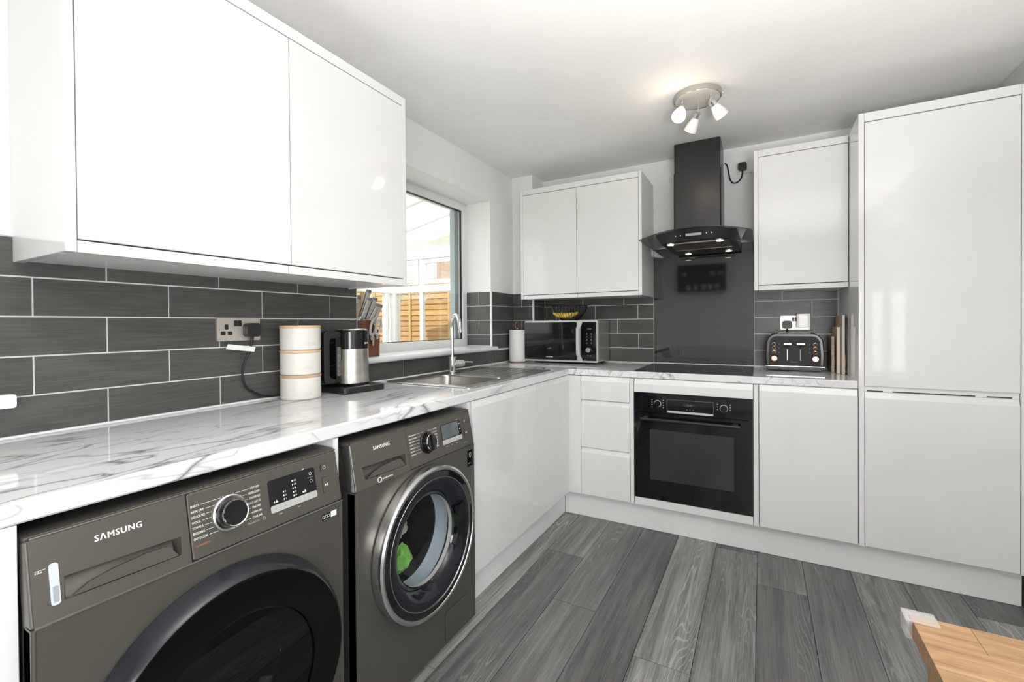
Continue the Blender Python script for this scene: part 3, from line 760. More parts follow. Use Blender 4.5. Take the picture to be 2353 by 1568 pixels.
def machine(kind, y0, label):
    t = thing('washing_machine' if kind == 'wash' else 'tumble_dryer', label, 'washing machine' if kind == 'wash' else 'dryer', (0.32, y0 + MW / 2, 0))
    F = FRONT(y0); P = PANEL(y0)
    cs, cz = MW / 2, (0.453 if kind == 'wash' else 0.392)
    hole = 0.172 if kind == 'wash' else 0.20
    # casing (open front), feet
    bm = B()
    y1 = y0 + MW
    for a in ((0.05, 0.6, y0 + 0.002, y0 + 0.006, 0.03, 0.83), (0.05, 0.6, y1 - 0.006, y1 - 0.002, 0.03, 0.83), (0.05, 0.054, y0 + 0.006, y1 - 0.006, 0.03, 0.83), (0.05, 0.6, y0 + 0.006, y1 - 0.006, 0.03, 0.034)):
        box(bm, *a)
    part('casing', bm, 'graphite_side', t, smooth=False)
    bm = B(); box(bm, 0.05, 0.607, y0 + 0.001, y1 - 0.001, 0.832, 0.848, 0.004); part('top_panel', bm, 'graphite_side', t)
    for xx in (0.1, 0.6):
        for yy in (y0 + 0.05, y1 - 0.05):
            bm = B(); lathe(bm, [(0.022, 0.001), (0.022, 0.012), (0.012, 0.014), (0.012, 0.03)], axes((xx, yy, 0), (1, 0, 0), (0, 1, 0), (0, 0, 1)), 16, True, True)
            part('foot', bm, 'white_plastic' if xx > 0.5 else 'rubber_black', t)
    # front plate with the door opening
    bm = B(); ring_plate(bm, F, MW, 0.022, 0.708, cs, cz, hole, -0.035, 0.0)
    part('front_panel', bm, 'graphite', t, smooth=38)
    bm = B(); prism(bm, [(0.0, 0.022), (0.0, 0.708), (0.009, 0.708), (0.009, 0.022)], -0.036, 0.0005, F, -0.004, 3); part('edge_trim', bm, 'graphite', t); bm = B(); prism(bm, [(MW - 0.009, 0.022), (MW - 0.009, 0.708), (MW, 0.708), (MW, 0.022)], -0.036, 0.0005, F, -0.004, 3)
    part('edge_trim', bm, 'graphite', t)
    # control panel (right of the drawer) and drawer
    sp = 0.2345
    bm = B(); prism(bm, rrect(sp + 0.001, MW - 0.0005, PZ0, PZ1, 0.006, 3), -0.035, 0.0, P, 0.004, 2)
    part('control_panel', bm, 'graphite', t)
    hz = [(0.042, 0.735), (0.217, 0.732), (0.219, 0.767), (0.035 if kind == 'wash' else 0.044, 0.772)]
    bm = B(); drawer_face(bm, P, 0.0005, sp - 0.001, PZ0, PZ1, hz, 0.026)
    part('detergent_drawer' if kind == 'wash' else 'water_drawer', bm, 'graphite', t, smooth=False)
    dr = t.children[-1]
    bm = B(); prism(bm, [(hz[0][0] + 0.012, hz[0][1] + 0.001), (hz[1][0] - 0.004, hz[1][1] + 0.001), (hz[1][0] - 0.02, 0.757), (0.16, 0.759), (0.11, 0.755), (0.075, 0.748)], -0.0075, -0.002, P, 0.001, 1)
    part('grip_lip', bm, 'graphite', dr)
    bm = B(); prism(bm, [(-0.0005, PZ0), (-0.0005, PZ1), (0.006, PZ1), (0.006, PZ0)], -0.036, 0.0006, P, -0.003, 2)
    part('edge_trim', bm, 'silver_metal' if kind == 'wash' else 'graphite', t)
    bm = B(); prism(bm, [(0.006, PZ1 - 0.001), (0.006, PZ1 + 0.004), (MW, PZ1 + 0.004), (MW, PZ1 - 0.001)], -0.03, -0.001, P, -0.002, 2)
    part('edge_trim', bm, 'graphite', t)
    bm = B(); prism(bm, [(0.004, 0.7072), (MW - 0.002, 0.7072), (MW - 0.002, 0.7108), (0.004, 0.7108)], -0.02, 0.0030, F, 0.0015, 2)
    part('seam_bead', bm, 'silver_metal' if kind != 'wash' else 'graphite', t)
    # lettering
    bm = B(); text(bm, 'S\u039bMSUNG', 0.0865, 0.8095, 0.0105, P, fat=0.00045, spacing=1.12, sx=1.02 if kind != 'wash' else 1.05)
    k = max(v.co.y for v in bm.verts) - min(v.co.y for v in bm.verts)
    sc = 0.0705 / k; yy = min(v.co.y for v in bm.verts)
    for v in bm.verts: v.co.y = yy + (v.co.y - yy) * sc
    part('maker_lettering', bm, 'ink_white', t, smooth=False)
    # dial
    dc, dz = (0.3175, 0.779) if kind != 'wash' else (0.3345, 0.777)
    R0 = 0.0375 if kind != 'wash' else 0.0375
    A = axes(P(dc, dz, 0.0), P(1, 0, 0) - P(0, 0, 0), P(0, 1, 0) - P(0, 0, 0), (P(0, 0, 1) - P(0, 0, 0)))
    bm = B(); lathe(bm, [(R0, 0.0), (R0, 0.003), (R0 - 0.003, 0.005), (R0 - 0.007, 0.004)], A, 40); dialo = part('dial', bm, 'silver_metal' if kind != 'wash' else 'black_satin', t)
    bm = B(); lathe(bm, [(R0 - 0.007, 0.002), (R0 - 0.009, 0.021), (R0 - 0.012, 0.024)], A, 40); part('dial_skirt', bm, 'black_gloss', dialo)
    bm = B(); lathe(bm, [(R0 - 0.0095, 0.0215), (R0 - 0.0105, 0.0245), (R0 - 0.0125, 0.0235)], A, 40); part('chrome_ring', bm, 'chrome', dialo)
    bm = B(); lathe(bm, [(R0 - 0.0125, 0.0232), (0.012, 0.0222), (0, 0.022)], A, 40); part('dial_face', bm, 'black_gloss', dialo)
    if kind == 'wash':
        bm = B(); prism(bm, rrect(dc - 0.007, dc + 0.009, dz - 0.026, dz + 0.022, 0.006, 3), 0.02, 0.031, P, 0.003, 2); part('dial_grip', bm, 'black_gloss', dialo)
    # programme lettering and leader lines
    bm = B()
    if kind != 'wash':
        Ls = ['SHIRTS', 'IRON DRY', 'DELICATES', 'WOOL', 'TOWELS', 'BEDDING', 'OUTDOOR']; Rs = ['COTTON', 'MIXED LOAD', 'SYNTHETICS', "QUICK DRY 35'", 'TIME DRY', 'WARM AIR', 'COOL AIR']
        lz = [0.8150 - 0.0107 * i for i in range(7)]; hh = 0.0046; l0 = 0.2405; r1 = 0.3875
    else:
        Ls = ['DARK GARMENT', 'OUTDOOR CARE', 'BABY CARE', 'WOOL', 'DELICATES', 'BEDDING', 'RINSE+SPIN']; Rs = ['COTTON', 'e COTTON', 'SYNTHETICS', 'DENIM', 'WASH', 'DAILY', 'DRUM CLEAN']
        lz = [0.8150 - 0.0103 * i for i in range(7)]; hh = 0.0042; l0 = 0.2455; r1 = 0.394
    for i in range(7):
        wl_ = text(bm, Ls[i], l0, lz[i] - hh / 2, hh, P, sx=0.82)
        wr_ = text(bm, Rs[i], r1, lz[i] - hh / 2, hh, P, 'RIGHT', sx=0.68 if len(Rs[i]) > 9 else 0.76)
        dx = math.sqrt(max(0, (R0 + 0.002) ** 2 - (lz[i] - dz) ** 2)) if abs(lz[i] - dz) < R0 else 0.012
        strip(bm, l0 + wl_ + 0.003, lz[i], max(dc - dx, l0 + wl_ + 0.006), lz[i], 0.0007, P)
        strip(bm, dc + dx, lz[i], max(r1 - wr_ - 0.003, dc + dx + 0.002), lz[i], 0.0007, P)
    strip(bm, dc - 0.012, lz[0], dc - 0.011, dz + R0 + 0.001, 0.0007, P); strip(bm, dc + 0.011, lz[0], dc + 0.010, dz + R0 + 0.001, 0.0007, P)
    part('programme_lettering', bm, 'ink_white', t, smooth=False)
    # display with its row of keys
    d0, d1, e0, e1 = (0.4075, 0.5365, 0.7425, 0.8175) if kind != 'wash' else (0.4160, 0.5390, 0.7470, 0.8190)
    bm = B(); prism(bm, rrect(d0, d1, e0, e1, 0.006, 4), -0.002, 0.0012, P, 0.0005, 1); disp = part('display', bm, 'display_black', t)
    bm = B(); prism(bm, rrect(d0 + 0.0005, d1 - 0.0005, e0 + 0.0003, e0 + 0.0165, 0.004, 3), 0.001, 0.0022, P, 0.0004, 1); part('key_bar', bm, 'silver_paint', disp)
    bm = B()
    nk = 5 if kind != 'wash' else 7
    for i in range(1, nk): strip(bm, d0 + (d1 - d0) * i / nk, e0 + 0.001, d0 + (d1 - d0) * i / nk, e0 + 0.0165, 0.0006, lambda u, v, d: P(u, v, d + 0.0022))
    for i in range(nk):
        cu = d0 + (d1 - d0) * (i + .5) / nk
        prism(bm, circ(cu, e0 + 0.0085, 0.0022, 8), 0.0022, 0.0025, P)
    part('key_mark', bm, 'ink_grey', disp, smooth=False)
    Q = lambda u, v, d: P(u, v, d + 0.0013)
    bm = B()
    if kind != 'wash':
        for i, s in enumerate(('150', '120', '90', '60', '30')):
            zz = e0 + 0.056 - 0.0088 * i; prism(bm, [(d0 + 0.062, zz), (d0 + 0.0645, zz), (d0 + 0.0645, zz + 0.004), (d0 + 0.062, zz + 0.004)], 0, 0.0004, Q); text(bm, s, d0 + 0.067, zz, 0.004, Q, sx=0.8)
        for i, s in enumerate('321'):
            zz = e0 + 0.0385 - 0.0088 * i; prism(bm, [(d0 + 0.036, zz), (d0 + 0.0385, zz), (d0 + 0.0385, zz + 0.004), (d0 + 0.036, zz + 0.004)], 0, 0.0004, Q); text(bm, s, d0 + 0.041, zz, 0.004, Q)
        for uu in (0.010, 0.088):
            prism(bm, [(d0 + uu, e0 + 0.0215), (d0 + uu + 0.0025, e0 + 0.0215), (d0 + uu + 0.0025, e0 + 0.0255), (d0 + uu, e0 + 0.0255)], 0, 0.0004, Q)
            prism(bm, [(d0 + uu + 0.004, e0 + 0.0215), (d0 + uu + 0.011, e0 + 0.0215), (d0 + uu + 0.0075, e0 + 0.028)], 0, 0.0004, Q)
        for zz in (0.0615, 0.043):
            pts = circ(d1 - 0.0135, e0 + zz, 0.0034, 14)
            for a, b in zip(pts, pts[1:] + pts[:1]): strip(bm, *a, *b, 0.0007, Q)
        strip(bm, d1 - 0.023, e0 + 0.0525, d1 - 0.006, e0 + 0.0525, 0.0004, Q)
        part('display_symbol', bm, 'ink_white', disp, smooth=False)
        bm = B(); text(bm, '10:88', d0 + 0.094, e1 + 0.001, 0.0024, P, sx=0.9); text(bm, '3 sec', d0 + 0.02, e0 - 0.008, 0.003, P); text(bm, '3 sec', d0 + 0.07, e0 - 0.008, 0.003, P)
        part('small_lettering', bm, 'ink_white', t, smooth=False)
        bm = B(); text(bm, 'Manual Dry', 0.352, 0.7385, 0.0042, P, sx=0.95)
        pts = circ(0.3905, 0.7405, 0.0032, 12)
        for a, b in zip(pts, pts[1:] + pts[:1]): strip(bm, *a, *b, 0.0007, P)
        part('small_lettering', bm, 'ink_grey', t, smooth=False)
        bm = B(); text(bm, 'OptimalDry', 0.241, 0.735, 0.0046, P, sx=0.95); part('orange_lettering', bm, 'ink_orange', t, smooth=False)
        # water level window on the drawer
        bm = B(); prism(bm, rrect(0.0255, 0.0375, 0.7330, 0.7985, 0.0045, 4), -0.001, 0.0018, P, 0.0008, 2); iv = part('level_window', bm, 'indicator_plastic', dr)
        bm = B(); prism(bm, rrect(0.0285, 0.0355, 0.737, 0.762, 0.001, 2), 0.0016, 0.0021, P); part('level_float', bm, 'indicator_dark', iv, smooth=False)
        bm = B(); text(bm, 'MAX', 0.0095, 0.789, 0.0028, P, fat=0.0001); strip(bm, 0.0095, 0.7935, 0.0225, 0.7935, 0.0006, P); part('level_lettering', bm, 'ink_white', dr, smooth=False)
    else:
        bm = B(); prism(bm, rrect(d0 + 0.004, d1 - 0.016, e0 + 0.0195, e1 - 0.003, 0.002, 2), 0.001, 0.0016, P); part('lcd_panel', bm, 'display_lcd', disp, smooth=False)
        bm = B()
        for zz in (0.058, 0.038, 0.028): prism(bm, circ(d1 - 0.008, e0 + zz, 0.0022, 10), 0, 0.0004, Q)
        part('display_symbol', bm, 'ink_white', disp, smooth=False)
        bm = B()
        for uu in (0.02, 0.05, 0.08): text(bm, '3 sec', d0 + uu, e0 - 0.009, 0.003, P)
        text(bm, '10:88', d0 + 0.10, e1 + 0.001, 0.0024, P)
        part('small_lettering', bm, 'ink_white', t, smooth=False)
        bm = B(); text(bm, 'ecobubble', 0.545, 0.7265, 0.0042, P, sx=0.85); part('teal_lettering', bm, 'ink_teal', t, smooth=False)
        bm = B(); text(bm, 'DIGITAL INVERTER', 0.108, 0.7175, 0.0046, P, fat=0.00015, sx=0.78)
        o_ = rrect(0.0885, 0.1035, 0.7135, 0.7265, 0.006, 4)
        for a, b in zip(o_, o_[1:] + o_[:1]): strip(bm, *a, *b, 0.0028, P)
        part('motor_lettering', bm, 'ink_white', dr, smooth=False)
    # push buttons
    for (u0, u1, v0, v1) in ((0.5555, 0.577, 0.7995, 0.8165), (0.5565, 0.577, 0.7445, 0.7825)):
        bm = B(); prism(bm, rrect(u0 - 0.0008, u1 + 0.0008, v0 - 0.0008, v1 + 0.0008, 0.003, 3), -0.001, 0.0004, P); bz = part('button', bm, 'dark_line', t, smooth=False)
        bm = B(); prism(bm, rrect(u0, u1, v0, v1, 0.003, 3), 0, 0.0022, P, 0.0008, 2); part('button_cap', bm, 'graphite', bz)
        bm = B(); cu, cv = (u0 + u1) / 2, (v0 + v1) / 2
        QQ = lambda u, v, d: P(u, v, d + 0.0022)
        if v1 - v0 < 0.02:
            pts = circ(cu, cv, 0.004, 14)
            for a, b in zip(pts, pts[1:] + pts[:1]): strip(bm, *a, *b, 0.0007, QQ)
        else:
            prism(bm, [(cu - 0.004, cv - 0.003), (cu + 0.0005, cv), (cu - 0.004, cv + 0.003)], 0, 0.0004, QQ); strip(bm, cu + 0.0025, cv - 0.003, cu + 0.0025, cv + 0.003, 0.001, QQ); strip(bm, cu + 0.0045, cv - 0.003, cu + 0.0045, cv + 0.003, 0.001, QQ)
        part('button_mark', bm, 'ink_white', bz, smooth=False)
    # sticker
    if kind != 'wash':
        bm = B(); prism(bm, [(0.546, 0.675), (0.572, 0.675), (0.572, 0.690), (0.546, 0.690)], 0, 0.0006, F); st = part('sticker', bm, 'display_black', t, smooth=False)
        bm = B(); prism(bm, [(0.574, 0.675), (0.592, 0.675), (0.592, 0.690), (0.574, 0.690)], 0, 0.0006, F); part('sticker', bm, 'paper_white', t, smooth=False)
        bm = B()
        for u in (0.5505, 0.5585, 0.5665):
            pts = rrect(u - 0.003, u + 0.003, 0.679, 0.686, 0.0015, 2)
            for a, b in zip(pts, pts[1:] + pts[:1]): strip(bm, *a, *b, 0.0009, lambda x, y, d: F(x, y, d + 0.0006))
        part('sticker_symbol', bm, 'ink_white', st, smooth=False)
    else:
        bm = B(); prism(bm, rrect(0.563, 0.600, 0.628, 0.692, 0.001, 2), 0, 0.0006, F); st = part('sticker', bm, 'display_black', t, smooth=False)
        bm = B(); cu, cv = 0.582, 0.672
        pts = [(cu + (0.006 + 0.002 * math.sin(a)) * math.cos(a), cv + 0.010 * math.sin(a)) for a in [2 * PI * i / 16 for i in range(16)]]
        for a, b in zip(pts, pts[1:] + pts[:1]): strip(bm, *a, *b, 0.0024, lambda x, y, d: F(x, y, d + 0.0006))
        text(bm, 'QuickDrive', 0.568, 0.640, 0.0032, lambda x, y, d: F(x, y, d + 0.0006), sx=0.8)
        part('sticker_symbol', bm, 'silver_paint', st, smooth=False)
    # door
    D = axes(F(cs, cz, 0.0), (0, 1, 0), (0, 0, 1), (1, 0, 0))
    if kind == 'wash':
        bm = B(); lathe(bm, [(0.246, 0.0), (0.251, 0.004), (0.253, 0.026), (0.250, 0.036), (0.243, 0.041), (0.236, 0.040), (0.234, 0.036)], D, 96); door = part('door', bm, 'silver_metal', t)
        bm = B(); lathe(bm, [(0.2345, 0.036), (0.232, 0.0385), (0.216, 0.040), (0.2145, 0.0385)], D, 96); part('door_band', bm, 'black_gloss', door)
        bm = B(); lathe(bm, [(0.2147, 0.038), (0.2135, 0.0405), (0.2115, 0.0402), (0.2105, 0.037)], D, 96); part('chrome_ring', bm, 'silver_metal', door)
        bm = B(); lathe(bm, [(0.2108, 0.037), (0.206, 0.0385), (0.185, 0.034), (0.165, 0.022), (0.153, 0.010), (0.149, 0.000)], D, 96); part('door_surround', bm, 'door_navy', door)
        # grip hollow in the surround
        bm = B()
        for i in range(13):
            a = math.radians(-24 + 48 * i / 12)
        g_ = [(0.152, 0.010), (0.163, 0.0235), (0.176, 0.0325), (0.188, 0.037), (0.186, 0.0425), (0.168, 0.038), (0.152, 0.024)]
        lathe(bm, g_ + [g_[0]], D, 20, a0=math.radians(-28), a1=math.radians(26)); part('door_grip', bm, 'black_gloss', door)
        bm = B(); lathe(bm, [(0.1495, 0.004), (0.146, -0.030), (0.140, -0.052), (0.122, -0.066), (0.07, -0.074), (0, -0.076)], D, 64); part('door_glass', bm, 'porthole_glass', door)
        bm = B(); lathe(bm, [(0.1500, 0.003), (0.1500, -0.012), (0.1475, -0.012), (0.1475, 0.003)], D, 64); part('glass_rim', bm, 'silver_paint', door)
        bm = B(); lathe(bm, [(0.1715, -0.034), (0.168, -0.06), (0.162, -0.085), (0.19, -0.10)], D, 48); part('door_seal', bm, 'seal_grey', t)
    else:
        bm = B(); lathe(bm, [(0.277, 0.0), (0.279, 0.005), (0.270, 0.032), (0.262, 0.044), (0.2565, 0.0475)], D, 96); door = part('door', bm, 'door_rim_grey', t)
        bm = B(); lathe(bm, [(0.2567, 0.0473), (0.250, 0.049), (0.20, 0.050), (0.186, 0.0485), (0.180, 0.044), (0.178, 0.030)], D, 96); part('door_surround', bm, 'dryer_black', door)
        bm = B(); lathe(bm, [(0.1785, 0.040), (0.174, 0.0415), (0.10, 0.043), (0, 0.0435)], D, 64); part('door_glass', bm, 'tinted_glass', door)
        bm = B(); lathe(bm, [(0.1785, 0.030), (0.165, -0.02), (0.150, -0.05), (0.12, -0.075), (0, -0.085)], D, 64); part('inner_bowl', bm, 'black_gloss', door)
        bm = B(); lathe(bm, [(0.1515, -0.046), (0.149, -0.051), (0.147, -0.0485)], D, 64); part('chrome_ring', bm, 'chrome', door)
    # drum behind the glass
    if kind == 'wash':
        bm = B(); lathe(bm, [(0.190, -0.10), (0.225, -0.13), (0.225, -0.42), (0, -0.43)], D, 48); part('drum', bm, 'drum_steel', t)
        # filter flap
        bm = B(); prism(bm, rrect(0.411, 0.553, 0.034, 0.139, 0.010, 4), -0.001, 0.0022, F, 0.001, 2); part('filter_flap', bm, 'graphite', t)
        bm = B(); prism(bm, rrect(0.4095, 0.5545, 0.0325, 0.1405, 0.011, 4), -0.001, 0.0006, F); part('flap_gap', bm, 'dark_line', t, smooth=False)
    return t
DY0, WY0 = -3.001, -2.342
machine('dry', DY0, 'graphite grey tumble dryer with a black door and white display keys')
machine('wash', WY0, 'graphite grey washing machine with a chrome ringed glass porthole door')

# laundry inside the drum
wc = Vector((XF, WY0 + MW / 2, 0.453))
def lump(bm, c, r, amp, seed, nu=20, nv=12):
    rr = random.Random(seed); ph = [rr.uniform(0, 6.28) for _ in range(6)]
    rows_ = []
    for j in range(nv + 1):
        th = PI * j / nv; row = []
        for i in range(nu):
            a = 2 * PI * i / nu
            k = 1 + amp * (math.sin(3 * a + ph[0] + 2 * th) + math.sin(5 * th + ph[1] + a * 2) + 0.6 * math.sin(7 * a + ph[2] - 4 * th))
            row.append(bm.verts.new(Vector(c) + Vector((r[0] * k * math.sin(th) * math.cos(a), r[1] * k * math.sin(th) * math.sin(a), r[2] * k * math.cos(th)))))
        rows_.append(row)
    for p, q in zip(rows_[:-1], rows_[1:]):
        for i in range(nu): bm.faces.new((p[i], q[i], q[(i + 1) % nu], p[(i + 1) % nu]))
    bmesh.ops.remove_doubles(bm, verts=bm.verts[:], dist=1e-5)
    return bm
bm = lump(B(), wc + Vector((-0.118, 0.005, -0.098)), (0.026, 0.040, 0.044), 0.12, 3)
single('cleaning_cloth', bm, 'green_cloth', 'bright green cloth seen through the washing machine porthole', 'cloth', origin=wc + Vector((-0.118, 0.005, -0.142)))
bm = lump(B(), wc + Vector((-0.140, -0.005, 0.006)), (0.034, 0.055, 0.036), 0.14, 5)
single('garment', bm, 'beige_cloth', 'crumpled beige garment inside the washing machine drum', 'garment', origin=wc + Vector((-0.14, -0.005, -0.03)))
bm = lump(B(), wc + Vector((-0.31, 0.0, -0.03)), (0.07, 0.16, 0.14), 0.06, 9)
single('garment', bm, 'dark_cloth', 'heap of dark clothes at the back of the washing machine drum', 'garment', origin=wc + Vector((-0.31, 0, -0.17)))

# ------------------------------------------------------------------ oven
t = thing('built_in_oven', 'black built in single oven with glass door and long bar handle', 'oven', (1.307, -0.3, 0.2))
O0, O1 = 1.0095, 1.605
F = lambda u, v, d: Vector((u, -0.600 - d, v))
bm = B(); box(bm, 1.03, 1.585, -0.599, -0.06, 0.20, 0.785); part('oven_body', bm, 'black_plastic', t, smooth=False)
bm = B(); prism(bm, [(O0, 0.6855), (O1, 0.6855), (O1, 0.793), (O0, 0.793)], 0.0, 0.024, F, 0.0015, 2); cp = part('control_panel', bm, 'black_gloss', t)
bm = B(); prism(bm, [(O0, 0.197), (O1, 0.197), (O1, 0.6825), (O0, 0.6825)], 0.0, 0.024, F, 0.0015, 2); dr = part('oven_door', bm, 'black_gloss', t)
bm = B(); prism(bm, [(1.0955, 0.3085), (1.5195, 0.3085), (1.5195, 0.590), (1.0955, 0.590)], 0.0235, 0.0243, F); part('door_window', bm, 'oven_window', dr, smooth=False)
bm = B(); tube(bm, [F(1.052, 0.652, 0.060), F(1.549, 0.652, 0.060)], 0.009, 14); hd = part('handle', bm, 'handle_black', dr)
for u in (1.075, 1.526):
    bm = B(); box(bm, u - 0.012, u + 0.012, -0.600 - 0.058, -0.600 - 0.0235, 0.646, 0.664, 0.003); part('handle_mount', bm, 'handle_black', hd)
G = lambda u, v, d: F(u, v, d + 0.0241)
for u in (1.1385, 1.4725):
    A = axes(F(u, 0.737, 0.024), (1, 0, 0), (0, 0, 1), (0, -1, 0))
    bm = B(); lathe(bm, [(0.0195, 0), (0.0195, 0.0015), (0.0175, 0.002), (0.0165, 0.0012)], A, 28); kn = part('knob', bm, 'handle_grey', cp)
    bm = B(); lathe(bm, [(0.0165, 0.001), (0.0155, 0.018), (0.0135, 0.021), (0, 0.021)], A, 28); part('knob_cap', bm, 'black_gloss', kn)
bm = B()
for u0, n_ in ((1.1385, 4), (1.4725, 3)):
    for i in range(n_):
        zz = 0.757 - 0.0135 * i
        for s_ in (-1, 1):
            prism(bm, rrect(u0 + s_ * 0.030 - 0.0028, u0 + s_ * 0.030 + 0.0028, zz - 0.0024, zz + 0.0024, 0.001, 1), 0, 0.0003, G)
for k in range(3): prism(bm, circ(1.2905 + 0.0165 * k, 0.7155, 0.002, 8), 0, 0.0003, G)
pr_ = [(1.1885, 0.704), (1.1885, 0.764), (1.4225, 0.764), (1.4225, 0.704)]
for a, b in zip(pr_[:-1], pr_[1:]): strip(bm, *a, *b, 0.0007, G)
part('panel_symbol', bm, 'ink_grey', cp, smooth=False)
bm = B(); prism(bm, [(1.189, 0.692), (1.422, 0.692), (1.422, 0.7035), (1.189, 0.7035)], -0.001, 0.0016, G, 0.0004, 1); part('trim_bar', bm, 'silver_paint', cp)
bm = B(); prism(bm, [(1.271, 0.732), (1.336, 0.732), (1.336, 0.747), (1.271, 0.747)], -0.001, 0.0006, G); dp = part('clock_display', bm, 'oven_window', cp, smooth=False)
bm = B(); text(bm, '12:24', 1.3035, 0.7355, 0.008, lambda u, v, d: G(u, v, d + 0.0006), 'CENTER', fat=0.0002); part('clock_digits', bm, 'clock_red', dp, smooth=False)

# ------------------------------------------------------------------ hob, splashback
t = thing('induction_hob', 'flat black glass hob set into the white worktop', 'hob', (1.303, -0.3, ZT))
bm = B(); box(bm, 1.001, 1.6055, -0.574, -0.055, ZT + 0.0002, ZT + 0.0055, 0.0015); part('glass_plate', bm, 'black_glass_hob', t)
bm = B()
for i in range(9): prism(bm, circ(1.22 + 0.02 * i, -0.548, 0.0016, 8), ZT + 0.0055, ZT + 0.0058, lambda u, v, d: Vector((u, v, d)))
for cx, cy, r in ((1.15, -0.42, 0.085), (1.46, -0.42, 0.105), (1.15, -0.18, 0.105), (1.46, -0.18, 0.085)):
    p_ = circ(cx, cy, r, 40)
    for a, b in zip(p_, p_[1:] + p_[:1]): strip(bm, *a, *b, 0.0012, lambda u, v, d: Vector((u, v, ZT + 0.0055 + d)), 0.0002)
part('zone_mark', bm, 'hob_mark', t, smooth=False)
bm = B(); box(bm, 0.9995, 1.604, -0.0105, -0.0045, 0.9175, 1.692, 0.001, 1)
single('splashback', bm, 'splash_glass', 'dark grey glass splashback behind the hob', 'splashback', origin=(1.3, -0.008, 0.918))

# ------------------------------------------------------------------ cooker hood
t = thing('cooker_hood', 'black chimney cooker hood with a curved glass canopy over the hob', 'cooker hood', (1.304, -0.2, 1.64))
def chim(w0, w1, d, z0, z1):
    b_ = B(); prism(b_, rrect(w0, w1, -d, -0.0015 - 0.0, 0.012, 3), z0, z1, lambda u, v, q: Vector((u, v, q))); return b_
part('upper_chimney', chim(1.174, 1.436, 0.258, 2.10, 2.2935), 'hood_black', t)
part('lower_chimney', chim(1.171, 1.4395, 0.262, 1.712, 2.112), 'hood_black', t)
# canopy glass: arched sheet with a bowed front edge
def canopy_z(x): return 1.7265 - 0.040 * ((x - 1.3025) / 0.302) ** 2
bm = B(); NX = 24; rows_ = []
for i in range(NX + 1):
    x = 1.0005 + (1.6045 - 1.0005) * i / NX; q = (x - 1.3025) / 0.302
    yf = -0.487 + 0.045 * q * q
    z = canopy_z(x)
    rows_.append([bm.verts.new((x, yf, z)), bm.verts.new((x, -0.002 - 0.010, z + 0.006)), bm.verts.new((x, yf, z + 0.006)), bm.verts.new((x, -0.012, z))])
for p, q in zip(rows_[:-1], rows_[1:]):
    bm.faces.new((p[0], q[0], q[3], p[3])); bm.faces.new((p[2], p[1], q[1], q[2])); bm.faces.new((p[0], p[2], q[2], q[0])); bm.faces.new((p[3], q[3], q[1], p[1]))
for e in (rows_[0], rows_[-1]): bm.faces.new((e[0], e[3], e[1], e[2]))
gl = part('glass_canopy', bm, 'hood_glass', t)
bm = B(); pts = []
for i in range(NX + 1):
    x = 1.0005 + 0.604 * i / NX; q = (x - 1.3025) / 0.302; pts.append((x, -0.4875 + 0.045 * q * q, canopy_z(x) + 0.003))
tube(bm, pts, 0.0022, 6); part('glass_edge', bm, 'glass_edge', gl)
# body below the glass: front fascia wide, underside tapering back
f0, f1, yfr = 1.098, 1.527, -0.478
b0, b1, ybk = 1.158, 1.536, -0.055
bm = B(); NX = 12; col_ = []
for i in range(NX + 1):
    k = i / NX; xf = f0 + (f1 - f0) * k; xb = b0 + (b1 - b0) * k
    zt = canopy_z(xf) - 0.0008
    zl = 1.6545 + 0.008 * (1 - (2 * k - 1) ** 2)
    ins = 0.026 * (1 - 2 * k)
    yb_ = yfr + 0.0 + 0.030 * (2 * k - 1) ** 2
    col_.append([bm.verts.new((xf, yb_, zt)), bm.verts.new((xf + ins * 1.1, yb_ + 0.022, zl)), bm.verts.new((xb, ybk, 1.6325)), bm.verts.new((xb, ybk, canopy_z(xb) - 0.0008))])
for p, q in zip(col_[:-1], col_[1:]):
    for a in range(4): bm.faces.new((p[a], q[a], q[(a + 1) % 4], p[(a + 1) % 4]))
bm.faces.new(col_[0]); bm.faces.new(col_[-1][::-1])
bd = part('hood_body', bm, 'hood_gloss', t, smooth=20)
UZ = lambda y: 1.6595 + (1.6325 - 1.6595) * ((y - (-0.456)) / (ybk + 0.456))
UN = lambda u, v, d: Vector((u, v, UZ(v) - d))
def quad_plate(bm, u0a, u1a, va, u0b, u1b, vb, d0, d1): prism(bm, [(u0a, va), (u1a, va), (u1b, vb), (u0b, vb)], d0, d1, UN)
bm = B(); quad_plate(bm, 1.168, 1.486, -0.395, 1.187, 1.490, -0.215, -0.004, 0.0022); part('grease_filter', bm, 'filter_mesh', bd, smooth=False)
bm = B(); quad_plate(bm, 1.183, 1.492, -0.213, 1.184, 1.492, -0.205, -0.004, 0.0032); part('filter_edge', bm, 'silver_metal', bd, smooth=False)
for u, v in ((1.175, -0.395), (1.440, -0.402), (1.235, -0.095), (1.470, -0.10)):
    bm = B(); p_ = circ(u, v, 0.024, 20); prism(bm, p_, -0.002, 0.0035, UN); r_ = part('lamp_bezel', bm, 'silver_metal', bd, smooth=False)
    bm = B(); prism(bm, circ(u, v, 0.019, 20), 0.003, 0.0045, UN); part('lamp_lens', bm, 'lamp_on' if v < -0.3 else 'lamp_dim', bd, smooth=False)
FD = lambda u, v, d: Vector((u, yfr + 0.030 * ((u - 1.3125) / 0.2145) ** 2 - d + (1.70 - v) * 0.18 * -1 * 0 + (1.72 - v) * 0.36, v))
bm = B(); prism(bm, [(1.268, 1.684), (1.352, 1.684), (1.352, 1.697), (1.268, 1.697)], 0.001, 0.0035, FD); part('hood_display', bm, 'display_pale', bd, smooth=False)
bm = B()
